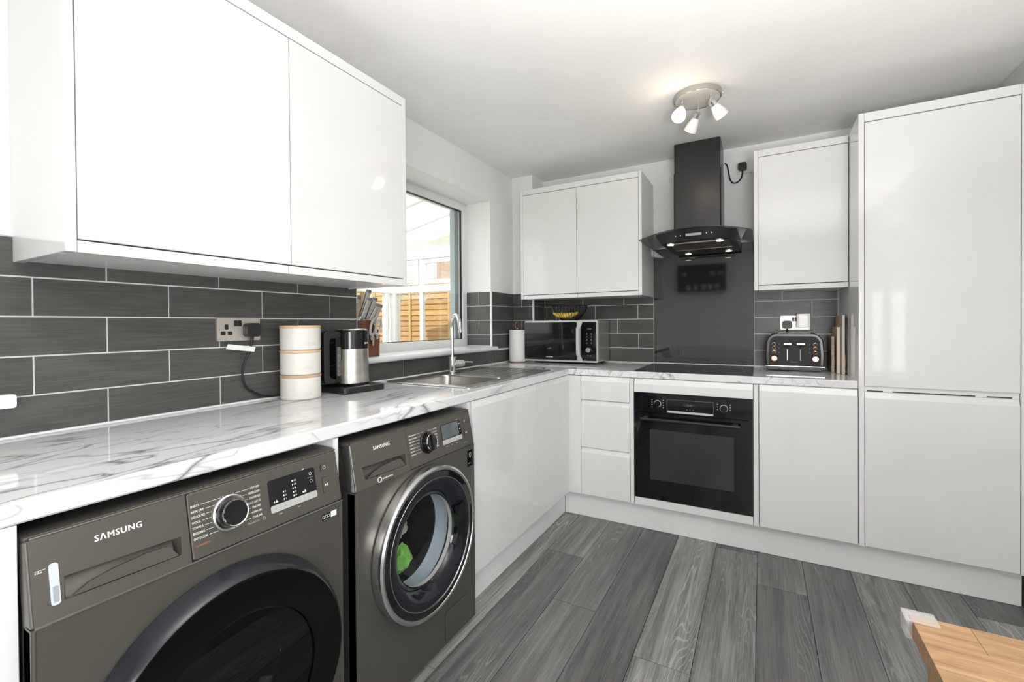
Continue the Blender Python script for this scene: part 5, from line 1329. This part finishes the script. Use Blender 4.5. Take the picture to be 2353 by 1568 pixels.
def banana(c, rz, tilt, ln, label, bend=0.5):
    t = thing('banana', label, 'banana', c, rz, group='bananas in the wire bowl')
    pts = []; rad = []
    for i in range(13):
        k = i / 12; a = (k - 0.5) * 2 * bend
        R = ln / (2 * bend)
        p = Vector((R * math.sin(a), 0, R * (1 - math.cos(a))))
        p = Matrix.Rotation(tilt, 3, 'X') @ p
        pts.append(p); rad.append(0.0185 * min(1, math.sin(PI * min(max(k, 0.035), 0.965)) ** 0.5 * 1.05))
    bm = B(); tube(bm, pts, 0.017, 7, radii=rad); part('fruit', bm, 'banana_yellow', t, local=True, smooth=60)
    d = (pts[-1] - pts[-2]).normalized(); bm = B(); tube(bm, [pts[-1] - d * 0.002, pts[-1] + d * 0.018], 0.0042, 6); part('stalk', bm, 'banana_tip', t, local=True)
banana((bx_ - 0.028, by_ - 0.052, bz_ + 0.036), math.radians(192), 0.25, 0.15, 'banana at the front of the wire bowl', 0.55)
banana((bx_ - 0.022, by_ - 0.010, bz_ + 0.032), math.radians(186), 0.1, 0.15, 'banana in the middle of the wire bowl', 0.55)
banana((bx_ - 0.012, by_ + 0.034, bz_ + 0.040), math.radians(172), -0.15, 0.15, 'banana at the back of the wire bowl', 0.55)

# ------------------------------------------------------------------ toaster
T0, T1, TY0, TY1 = 1.664, 1.946, -0.222, -0.052
t = thing('toaster', 'black four slice toaster with copper knobs beside the hob', 'toaster', ((T0 + T1) / 2, -0.137, ZT))
tc_ = (T0 + T1) / 2; hw = (T1 - T0) / 2
def tprof(ins=0.0, z0=0.030, z1=0.2135):
    pts = [(-hw + ins + 0.003, z0), (hw - ins - 0.003, z0), (hw - ins, z0 + 0.055)]
    for i in range(1, 9):
        a = PI / 2 * i / 8; pts.append((hw - 0.052 - 0.004 + (0.052 - ins) * math.cos(a), z1 - 0.062 + (0.062 - ins) * math.sin(a)))
    return pts + [(-u, v) for u, v in reversed(pts[2:])]
F = lambda u, v, d: Vector((tc_ + u, TY0 - d, ZT + v))
bm = B(); prism(bm, tprof(), -(TY1 - TY0), 0.0, F, -0.010, 3); part('toaster_body', bm, 'toaster_black', t)
bm = B(); prism(bm, tprof(0.016, 0.034), -0.004, 0.0012, F, 0.001, 1); fpn = part('front_panel', bm, 'toaster_panel', t)
bm = B(); prism(bm, [(-hw - 0.0005, 0.0255), (hw + 0.0005, 0.0255), (hw + 0.0015, 0.0305), (-hw - 0.0015, 0.0305)], -(TY1 - TY0) - 0.001, 0.0035, F, -0.001, 1); part('chrome_band', bm, 'chrome', t)
bm = B(); prism(bm, [(-hw + 0.016, 0.003), (hw - 0.016, 0.003), (hw - 0.001, 0.0255), (-hw + 0.001, 0.0255)], -(TY1 - TY0), 0.0, F, -0.003, 2); part('base', bm, 'black_plastic', t)
for sx in (-1, 1):
    for yy in (TY0 + 0.03, TY1 - 0.03):
        bm = B(); lathe(bm, [(0.010, 0.0005), (0.010, 0.005)], axes((tc_ + sx * 0.1, yy, ZT), (1, 0, 0), (0, 1, 0), (0, 0, 1)), 12, True, True); part('foot', bm, 'rubber_black', t)
bm = B(); prism(bm, rrect(-hw + 0.045, hw - 0.045, -0.152, -0.018, 0.02, 4), 0.2095, 0.2155, lambda u, v, d: Vector((tc_ + u, TY1 + 0.0 - (-v) * 1 - 0.0, ZT + d)), 0.002, 1)
part('top_plate', bm, 'silver_metal', t)
tp = t.children[-1]
for i in range(4):
    u = -0.0765 + 0.051 * i
    bm = B(); box(bm, tc_ + u - 0.013, tc_ + u + 0.013, TY1 - 0.146, TY1 - 0.024, ZT + 0.2145, ZT + 0.2159); part('slot', bm, 'rubber_black', tp, smooth=False)
for u, w_ in ((-0.0325, 1), (0.0295, 1)):
    bm = B(); prism(bm, rrect(u - 0.004, u + 0.004, 0.040, 0.158, 0.003, 2), 0.0, 0.0016, F); sl = part('lever_slot', bm, 'rubber_black', fpn, smooth=False)
    bm = B(); prism(bm, rrect(u - 0.0026, u + 0.0026, 0.060, 0.124, 0.001, 1), 0.001, 0.0022, F); part('lever_track', bm, 'silver_paint' if u < 0 else 'ink_grey', sl, smooth=False)
    bm = B(); prism(bm, rrect(u - 0.018, u + 0.018, 0.151, 0.159, 0.003, 3), 0.004, 0.024, F, 0.002, 2); lv_ = part('lever', bm, 'copper', t)
    bm = B(); tube(bm, [F(u, 0.155, 0.0), F(u, 0.155, 0.006)], 0.003, 8); part('lever_stem', bm, 'silver_metal', lv_)
for u in (-0.0975, 0.0985):
    for v in (0.152, 0.129, 0.106):
        A = axes(F(u, v, 0.0012), (1, 0, 0), (0, 0, 1), (0, -1, 0))
        bm = B(); lathe(bm, [(0.0098, 0), (0.0096, 0.003), (0.0078, 0.0035), (0.0074, 0.002)], A, 20); bt = part('button', bm, 'copper', fpn)
        bm = B(); lathe(bm, [(0.0074, 0.001), (0.0068, 0.004), (0, 0.0045)], A, 16); part('button_face', bm, 'toaster_panel', bt)
        uu = u + (0.025 if u < 0 else -0.027)
    A = axes(F(u, 0.0715, 0.0012), (1, 0, 0), (0, 0, 1), (0, -1, 0))
    bm = B(); lathe(bm, [(0.0185, 0), (0.0185, 0.006), (0.0165, 0.015), (0.014, 0.0175), (0, 0.018)], A, 28); part('knob', bm, 'copper', fpn)
bm = B()
for s_ in (-1, 1):
    for v in (0.152, 0.129, 0.106):
        uu = s_ * 0.0725
        strip(bm, uu - 0.003, v - 0.003, uu + 0.003, v + 0.003, 0.0008, lambda u, v, d: F(u, v, d + 0.0012)); strip(bm, uu - 0.003, v + 0.003, uu + 0.003, v - 0.003, 0.0008, lambda u, v, d: F(u, v, d + 0.0012))
part('key_symbol', bm, 'ink_grey', fpn, smooth=False)
bm = B(); text(bm, 'Morphy Richards', -0.0015, 0.0505, 0.0042, lambda u, v, d: F(u, v, d + 0.0012), 'CENTER', sx=0.85); part('maker_lettering', bm, 'ink_grey', fpn, smooth=False)

# ------------------------------------------------------------------ chopping boards and spoon
def board(name, label, x0, x1, y0, y1, z1, edge, face):
    t = thing(name, label, 'chopping board', ((x0 + x1) / 2, (y0 + y1) / 2, ZT), group='chopping boards beside the tall cabinet')
    bm = B(); box(bm, x0, x1, y0 + 0.003, y1, ZT + 0.0006, z1, 0.002, 2); part('board', bm, face, t)
    bm = B(); box(bm, x0 + 0.0002, x1 - 0.0002, y0, y0 + 0.0032, ZT + 0.0008, z1 - 0.0005, 0.001, 1); part('front_edge', bm, edge, t)
board('chopping_board', 'shortest board with a speckled cork edge beside the toaster', 1.976, 1.989, -0.226, -0.06, 1.108, 'cork_edge', 'board_brown')
board('chopping_board', 'middle height chopping board with a cream edge between two other boards', 1.9965, 2.0095, -0.262, -0.05, 1.158, 'board_edge_white', 'board_tan')
board('chopping_board', 'tallest chopping board with a pale grey edge near the tall cabinet', 2.0115, 2.0225, -0.322, -0.075, 1.222, 'board_edge_grey', 'board_tan')
t = thing('wooden_spoon', 'pale wooden spoon tucked between the tallest board and the tall cabinet', 'spoon', (2.0283, -0.235, ZT))
V = lambda y, z, d: Vector((2.0283 + d, y, z))
bm = B(); prism(bm, [(-0.262 + 0.026 * math.cos(a), 0.975 + 0.042 * math.sin(a)) for a in [2 * PI * i / 24 for i in range(24)]], -0.004, 0.004, V, -0.0025, 2); part('spoon_head', bm, 'bamboo', t)
bm = B(); tube(bm, [V(-0.256, 1.005, 0), V(-0.235, 1.08, 0), V(-0.20, 1.17, 0)], 0.0042, 8); part('spoon_handle', bm, 'bamboo', t)
bm = B(); tube(bm, [V(-0.268, 0.94, 0), V(-0.274, 0.9145, 0)], 0.004, 8); part('spoon_tip', bm, 'bamboo', t)

# ------------------------------------------------------------------ ceiling light
lx, ly, lr = 1.3765, -0.853, 0.1085
t = thing('ceiling_spotlight', 'round brushed nickel ceiling light with three adjustable spots, one lit', 'ceiling light', (lx, ly, ZC))
V = axes((lx, ly, ZC), (1, 0, 0), (0, 1, 0), (0, 0, -1))
bm = B(); lathe(bm, [(lr, 0.0005), (lr, 0.021), (lr - 0.002, 0.0235), (lr - 0.004, 0.0235)], V, 64); part('ceiling_plate', bm, 'satin_nickel_light', t)
bm = B(); lathe(bm, [(lr - 0.0035, 0.0232), (lr - 0.0045, 0.0255), (lr - 0.0065, 0.0245)], V, 64); part('chrome_ring', bm, 'chrome', t)
bm = B(); lathe(bm, [(lr - 0.006, 0.0235), (0, 0.0235)], V, 64); part('plate_face', bm, 'plate_white', t)
bm = B(); tube(bm, [V(lr - 0.001, 0.01, 0.012), V(lr + 0.006, 0.01, 0.012)], 0.003, 8); part('screw', bm, 'silver_metal', t)
spots = [((1.3135, -0.893), (-0.10, -0.62, -0.75), True), ((1.374, -0.783), (-0.50, 0.52, -0.69), False), ((1.439, -0.888), (0.45, 0.55, -0.62), False)]
for (sx, sy), dr_, lit in spots:
    z0 = ZC - 0.0240; d = Vector(dr_).normalized()
    bm = B(); tube(bm, [(sx, sy, z0), (sx, sy, z0 - 0.036)], 0.0042, 12); st_ = part('stem', bm, 'chrome', t)
    hd0 = Vector((sx, sy, z0 - 0.034)) + d * 0.002
    A = frame_to(hd0 + Vector((0.0, 0, 0)), d)
    bm = B(); lathe(bm, [(0, -0.004), (0.010, -0.004), (0.0165, 0.001), (0.0165, 0.022), (0.0150, 0.024), (0.0150, 0.027)], A, 28); hd_p = part('lamp_holder', bm, 'chrome', t)
    bm = B(); lathe(bm, [(0.0155, 0.025), (0.0185, 0.032), (0.0245, 0.050), (0.0295, 0.070), (0.0320, 0.090), (0.0312, 0.0905), (0.0285, 0.070), (0.0235, 0.051), (0.0170, 0.034)], A, 36); part('lamp_shade', bm, 'opal_glass' if not lit else 'lamp_shade_lit', t)
    bm = B(); lathe(bm, [(0.008, 0.026), (0.012, 0.040), (0.0195, 0.058), (0.0205, 0.068), (0.016, 0.079), (0.008, 0.084), (0, 0.085)], A, 24); part('bulb', bm, 'lamp_bulb_warm' if lit else 'opal_glass', t)
    if lit:
        lo = A(0, 0, 0.135); add_light('spot_bulb', 'POINT', 0.7, lo, size=0.02, color=(1.0, 0.80, 0.58))

# ------------------------------------------------------------------ dining table
TX0, TYB, TZ = 1.833, -2.371, 0.75
t = thing('dining_table', 'oak block table with a clear corner guard in front of the cupboards', 'table', (2.2, -2.7, 0))
yrow = TYB; rows_ = [0.062, 0.058, 0.060, 0.061, 0.059, 0.060, 0.060]
rr = random.Random(11)
firsts = [0.066, 0.300, 0.16, 0.24, 0.10, 0.28, 0.2]
for w_, f_ in zip(rows_, firsts):
    x = TX0; ln = f_
    while x < 2.56:
        x2 = min(x + ln, 2.58)
        if 2.58 - x2 < 0.05: x2 = 2.58
        bm = B(); box(bm, x + 0.0002, x2 - 0.0002, yrow - w_ + 0.0002, yrow - 0.0002, TZ - 0.026, TZ, 0.0002, 1); part('plank', bm, 'oak', t)
        x = x2; ln = rr.uniform(0.24, 0.42)
    yrow -= w_
bm = B(); box(bm, TX0 + 0.016, TX0 + 0.034, yrow + 0.07, TYB - 0.07, TZ - 0.106, TZ - 0.0265); part('apron', bm, 'oak_side', t, smooth=False)
bm = B(); box(bm, 2.54, 2.56, yrow + 0.07, TYB - 0.07, TZ - 0.106, TZ - 0.0265); part('apron', bm, 'oak_side', t, smooth=False)
for yy in (TYB - 0.05, yrow + 0.032):
    bm = B(); box(bm, TX0 + 0.07, 2.51, yy, yy + 0.018, TZ - 0.106, TZ - 0.0265); part('apron', bm, 'oak_side', t, smooth=False)
for xx in (TX0 + 0.042, 2.538):
    for yy in (TYB - 0.046, yrow + 0.046):
        bm = B(); box(bm, xx - 0.026, xx + 0.026, yy - 0.026, yy + 0.026, TZ - 0.14, TZ - 0.0267, 0.003)
        lathe(bm, [(0.022, -0.14), (0.026, -0.155), (0.018, -0.17), (0.025, -0.22), (0.027, -0.30), (0.020, -0.45), (0.016, -0.62), (0.022, -0.66), (0.016, -0.68), (0.018, -0.748)], axes((xx, yy, TZ), (1, 0, 0), (0, 1, 0), (0, 0, 1)), 20, True, True)
        part('leg', bm, 'oak_side', t)
# clear corner guard
bm = B()
e = 0.0022
def corner_l(x0, x1, y0, y1):
    return [(x0, y1), (x1, y1), (x1, y1 - 0.001), (x0, y0)]
box(bm, TX0 - 0.0085, TX0 + 0.030, TYB - 0.024, TYB + 0.0085, TZ + 0.0004, TZ + 0.004, 0.0015, 2)
box(bm, TX0 - 0.0085, TX0 - 0.0006, TYB - 0.024, TYB + 0.0085, TZ - 0.024, TZ + 0.0006, 0.0015, 2)
box(bm, TX0 - 0.0006, TX0 + 0.030, TYB + 0.0006, TYB + 0.0085, TZ - 0.024, TZ + 0.0006, 0.0015, 2)
single('corner_guard', bm, 'guard_plastic', 'clear plastic safety guard on the corner of the oak table', 'corner guard', origin=(TX0, TYB, TZ))

# ------------------------------------------------------------------ rear wall seen only in reflections
t = thing('radiator', 'white ribbed radiator mirrored in the dark splashback', 'radiator', (0.95, YR + 0.06, 0.2))
for i in range(26):
    x = 0.45 + 0.04 * i
    bm = B(); box(bm, x + 0.002, x + 0.038, YR + 0.03, YR + 0.085, 0.22, 0.80, 0.008, 2); part('rib', bm, 'white_plastic', t)
bm = B(); box(bm, 0.44, 1.50, YR + 0.02, YR + 0.029, 0.21, 0.81, 0.003); part('back_plate', bm, 'white_plastic', t)
for x in (0.6, 1.34):
    bm = B(); box(bm, x - 0.015, x + 0.015, YR + 0.001, YR + 0.0195, 0.3, 0.7); part('bracket', bm, 'white_plastic', t, smooth=False)
t = thing('wine_rack', 'dark wall rack with bottles and hanging glasses mirrored in the splashback', 'rack', (0.80, YR + 0.08, 1.7))
rx0, rx1, rz0, rz1 = 0.44, 1.16, 1.70, 2.13
for a in ((rx0, rx0 + 0.02, rz0, rz1), (rx1 - 0.02, rx1, rz0, rz1), (rx0 + 0.02, rx1 - 0.02, rz0, rz0 + 0.02), (rx0 + 0.02, rx1 - 0.02, rz1 - 0.02, rz1)):
    bm = B(); box(bm, a[0], a[1], YR + 0.002, YR + 0.16, a[2], a[3], 0.002, 1); part('frame_board', bm, 'black_satin', t)
bm = B(); box(bm, rx0 + 0.02, rx1 - 0.02, YR + 0.002, YR + 0.010, rz0 + 0.02, rz1 - 0.02); part('back_board', bm, 'black_satin', t, smooth=False)
bm = B(); box(bm, rx0 + 0.02, rx1 - 0.02, YR + 0.010, YR + 0.155, 1.91, 1.925); part('shelf', bm, 'black_satin', t, smooth=False)
for u, lab in ((0.60, 'glass tumbler at the end of the rack below the lone bottle'), (0.71, 'second glass tumbler from the lone bottle end of the rack'), (0.83, 'middle one of five glass tumblers on the wall rack'), (0.93, 'second glass tumbler from the paired bottles end of the rack'), (1.03, 'glass tumbler at the end of the rack below the paired bottles')):
    o = (u, YR + 0.085, 1.7205)
    t = thing('tumbler', lab, 'glass', o, group='tumblers in the wall rack')
    bm = B(); lathe(bm, [(0, 0.0), (0.030, 0.0), (0.036, 0.09), (0.034, 0.09), (0.028, 0.006), (0, 0.006)], axes(o, (1, 0, 0), (0, 1, 0), (0, 0, 1)), 20); part('glass_cup', bm, 'frost_glass', t)
for u, lab in ((0.53, 'wine bottle standing alone on the wall rack shelf'), (0.96, 'inner one of the paired wine bottles on the wall rack'), (1.08, 'outer one of the paired wine bottles at the end of the wall rack')):
    o = (u, YR + 0.085, 1.9255)
    t = thing('wine_bottle', lab, 'bottle', o, group='bottles in the wall rack')
    bm = B(); lathe(bm, [(0, 0), (0.036, 0), (0.037, 0.004), (0.037, 0.10), (0.030, 0.125), (0.014, 0.145), (0.013, 0.172), (0, 0.173)], axes(o, (1, 0, 0), (0, 1, 0), (0, 0, 1)), 20); part('bottle_glass', bm, 'black_gloss', t)
    bm = B(); lathe(bm, [(0.0374, 0.03), (0.0374, 0.085)], axes(o, (1, 0, 0), (0, 1, 0), (0, 0, 1)), 20); part('paper_label', bm, 'ink_grey', t)

# ------------------------------------------------------------------ glazed lean-to and garden outside the window
LE = 2.0; LW = -3.25; LS = -4.2
bm = B(); box(bm, LW - 0.3, -0.301, LS, LE + 0.1, -0.15, -0.02); struct('floor_2', bm, 'patio')
bm = B(); box(bm, -60, -0.32, -60, 60, -0.5, -0.2); box(bm, -0.32, 60, 0.25, 60, -0.5, -0.2); struct('ground', bm, 'grass')
def post(parent, x0, x1, y0, y1, z0, z1, name='frame_bar', m='upvc'):
    bm = B(); box(bm, x0, x1, y0, y1, z0, z1, 0.004, 1); return part(name, bm, m, parent)
t = thing('conservatory', 'white framed glazed lean-to outside the kitchen window', 'conservatory', (-1.7, 0, 0))
bm = B(); box(bm, LW, -0.31, LE, LE + 0.1, -0.02, 0.55); part('dwarf_wall', bm, 'wall_paint', t, smooth=False)
bm = B(); box(bm, LW - 0.1, LW, LS, LE + 0.1, -0.02, 0.55); part('dwarf_wall', bm, 'wall_paint', t, smooth=False)
# end wall frame
post(t, LW - 0.1, LW + 0.03, LE - 0.03, LE + 0.1, 0.55, 2.27, 'corner_post')
for x in (-2.765, -1.60, -0.40):
    post(t, x, x + 0.058, LE, LE + 0.07, 0.55, 2.20, 'mullion')
post(t, LW + 0.03, -0.31, LE - 0.004, LE + 0.075, 1.672, 1.775, 'transom')
post(t, LW + 0.03, -0.31, LE - 0.012, LE + 0.08, 2.16, 2.29, 'eaves_beam')
post(t, LW + 0.03, -0.31, LE - 0.03, LE + 0.1, 0.55, 0.60, 'sill')
cuts = [LW + 0.03, -2.765, -2.707, -1.60, -1.542, -0.40]
for a, b in ((LW + 0.03, -2.765), (-2.707, -1.60), (-1.542, -0.40)):
    # opening toplight sash
    f_ = 0.060
    bm = B(); frame_boxes(bm, lambda u, d, z: Vector((u, LE - 0.012 + d, z)), a + 0.012, b - 0.012, 1.790, 2.150, f_, 0.0, 0.05); sh = part('toplight_sash', bm, 'upvc', t)
    bm = B(); box(bm, (a + b) / 2 + 0.02 - 0.05, (a + b) / 2 + 0.02 + 0.05, LE - 0.032, LE - 0.013, 1.812, 1.826, 0.003); part('window_handle', bm, 'upvc', sh)
    bm = B(); box(bm, a + 0.07, b - 0.07, LE + 0.01, LE + 0.014, 1.85, 2.09); part('pane', bm, 'window_glass', t, smooth=False)
    bm = B(); box(bm, a + 0.001, b - 0.001, LE + 0.02, LE + 0.024, 0.60, 1.672); part('pane', bm, 'window_glass', t, smooth=False)
    for xq, s_ in ((a, 1), (b, -1)):
        bm = B(); tube(bm, [(xq + s_ * 0.005, LE + 0.05, 1.535), (xq + s_ * 0.10, LE + 0.05, 1.665)], 0.010, 6); part('corner_brace', bm, 'upvc', t)
# long side frame
for k in range(7):
    y = LS + 0.02 + k * 1.0
    post(t, LW - 0.085, LW - 0.015, y, y + 0.06, 0.55, 2.18, 'mullion')
post(t, LW - 0.09, LW - 0.01, LS, LE - 0.03, 1.672, 1.775, 'transom'); post(t, LW - 0.1, LW, LS, LE - 0.03, 2.16, 2.29, 'eaves_beam')
# roof: bars and sheets rising towards the house
ZL, ZH = 2.33, 2.95
slope = (ZH - ZL) / (-0.31 - (LW - 0.12))
def roof_pt(x, y, d): return Vector((x, y, ZL + slope * (x - (LW - 0.12)) + d))
ny = 11
for k in range(ny):
    y = LS + (LE + 0.12 - LS) * k / (ny - 1)
    bm = B(); box(bm, LW - 0.12, -0.31, y - 0.028, y + 0.028, -0.045, 0.03, 0.0, fn=lambda x, yy, d: roof_pt(x, yy, d)); part('roof_bar', bm, 'upvc', t, smooth=False)
    if k < ny - 1:
        y2 = LS + (LE + 0.12 - LS) * (k + 1) / (ny - 1)
        bm = B(); box(bm, LW - 0.12, -0.31, y + 0.029, y2 - 0.029, 0.004, 0.016, 0.0, fn=lambda x, yy, d: roof_pt(x, yy, d)); part('roof_sheet', bm, 'roof_sheet', t, smooth=False)
# infill above the end wall
bm = B(); bmv = [bm.verts.new(v) for v in ((LW - 0.1, LE + 0.03, 2.29), (-0.31, LE + 0.03, 2.29), (-0.31, LE + 0.03, 2.89), (LW - 0.1, LE + 0.03, 2.30), (LW - 0.1, LE + 0.042, 2.29), (-0.31, LE + 0.042, 2.29), (-0.31, LE + 0.042, 2.89), (LW - 0.1, LE + 0.042, 2.30))]
for f in ((0, 1, 2, 3), (4, 7, 6, 5), (0, 4, 5, 1), (2, 6, 7, 3), (1, 5, 6, 2), (0, 3, 7, 4)): bm.faces.new([bmv[i] for i in f])
part('gable_sheet', bm, 'roof_sheet', t, smooth=False)

def fence(name, label, o, along, length, n_pan, height, slat_m, post_m, nrm, mid=True):
    t = thing(name, label, 'fence', o)
    o = Vector(o); al = Vector(along); nr = Vector(nrm)
    A = lambda u, d, z: o + al * u + nr * d + Vector((0, 0, z))
    pl = length / n_pan; pitch = 0.0895
    rq = random.Random(5)
    for k in range(n_pan):
        u0 = k * pl + 0.05; u1 = (k + 1) * pl - 0.05
        i = 0
        while 0.05 + pitch * i + 0.1 < height:
            z = 0.05 + pitch * i; w = rq.uniform(-0.003, 0.003)
            bm = B()
            pts = [(0.006, z - 0.012 + w), (0.022, z - 0.010 - w), (0.010, z + 0.092), (0.0, z + 0.092)]
            prism(bm, pts, u0, u1, lambda u, v, d: A(d, u, v)); part('slat', bm, slat_m, t, smooth=False)
            i += 1
        for u in ([u0 - 0.0, (u0 + u1) / 2 - 0.02, u1 - 0.04] if mid else [u0, u1 - 0.04]):
            bm = B(); box(bm, u, u + 0.04, 0.023, 0.042, 0.02, height, 0.0, fn=lambda x, y, z: A(x, y, z)); part('batten', bm, post_m, t, smooth=False)
        bm = B(); box(bm, u0, u1, -0.012, 0.045, height, height + 0.022, 0.0, fn=lambda x, y, z: A(x, y, z)); part('capping', bm, post_m, t, smooth=False)
    for k in range(n_pan + 1):
        bm = B(); box(bm, k * pl - 0.045, k * pl + 0.045, -0.045, 0.045, -0.2, height + 0.06, 0.004, 1, fn=lambda x, y, z: A(x, y, z)); part('fence_post', bm, post_m, t)
fence('garden_fence', 'sunlit lapped timber fence beyond the conservatory glass', (-6.3, 2.78, -0.2), (1, 0, 0), 5.4, 3, 2.14, 'fence_slat', 'fence_post', (0, -1, 0))
fence('garden_fence', 'browner shaded timber fence along the side of the conservatory', (-4.55, -1.5, -0.2), (0, 1, 0), 4.1, 2, 2.0, 'fence_shaded', 'fence_shaded', (1, 0, 0))
t = thing('neighbour_house', 'brick house behind the garden fence', 'house', (-6.6, 13, -0.2))
bm = B(); box(bm, -10.2, -4.5, 12, 18, -0.2, 4.6); part('wall', bm, 'brickwork', t, smooth=False)
bm = B(); prism(bm, [(-10.5, 4.6), (-4.2, 4.6), (-7.35, 6.8)], 11.8, 18.2, lambda u, v, d: Vector((u, d, v))); part('roof', bm, 'roof_tile', t, smooth=False)
for x in (-9.2, -6.4):
    bm = B(); box(bm, x, x + 1.0, 11.95, 12.02, 2.6, 3.7); w_ = part('window', bm, 'upvc', t, smooth=False)
    bm = B(); box(bm, x + 0.08, x + 0.92, 11.93, 11.949, 2.68, 3.62); part('pane', bm, 'window_teal', w_, smooth=False)
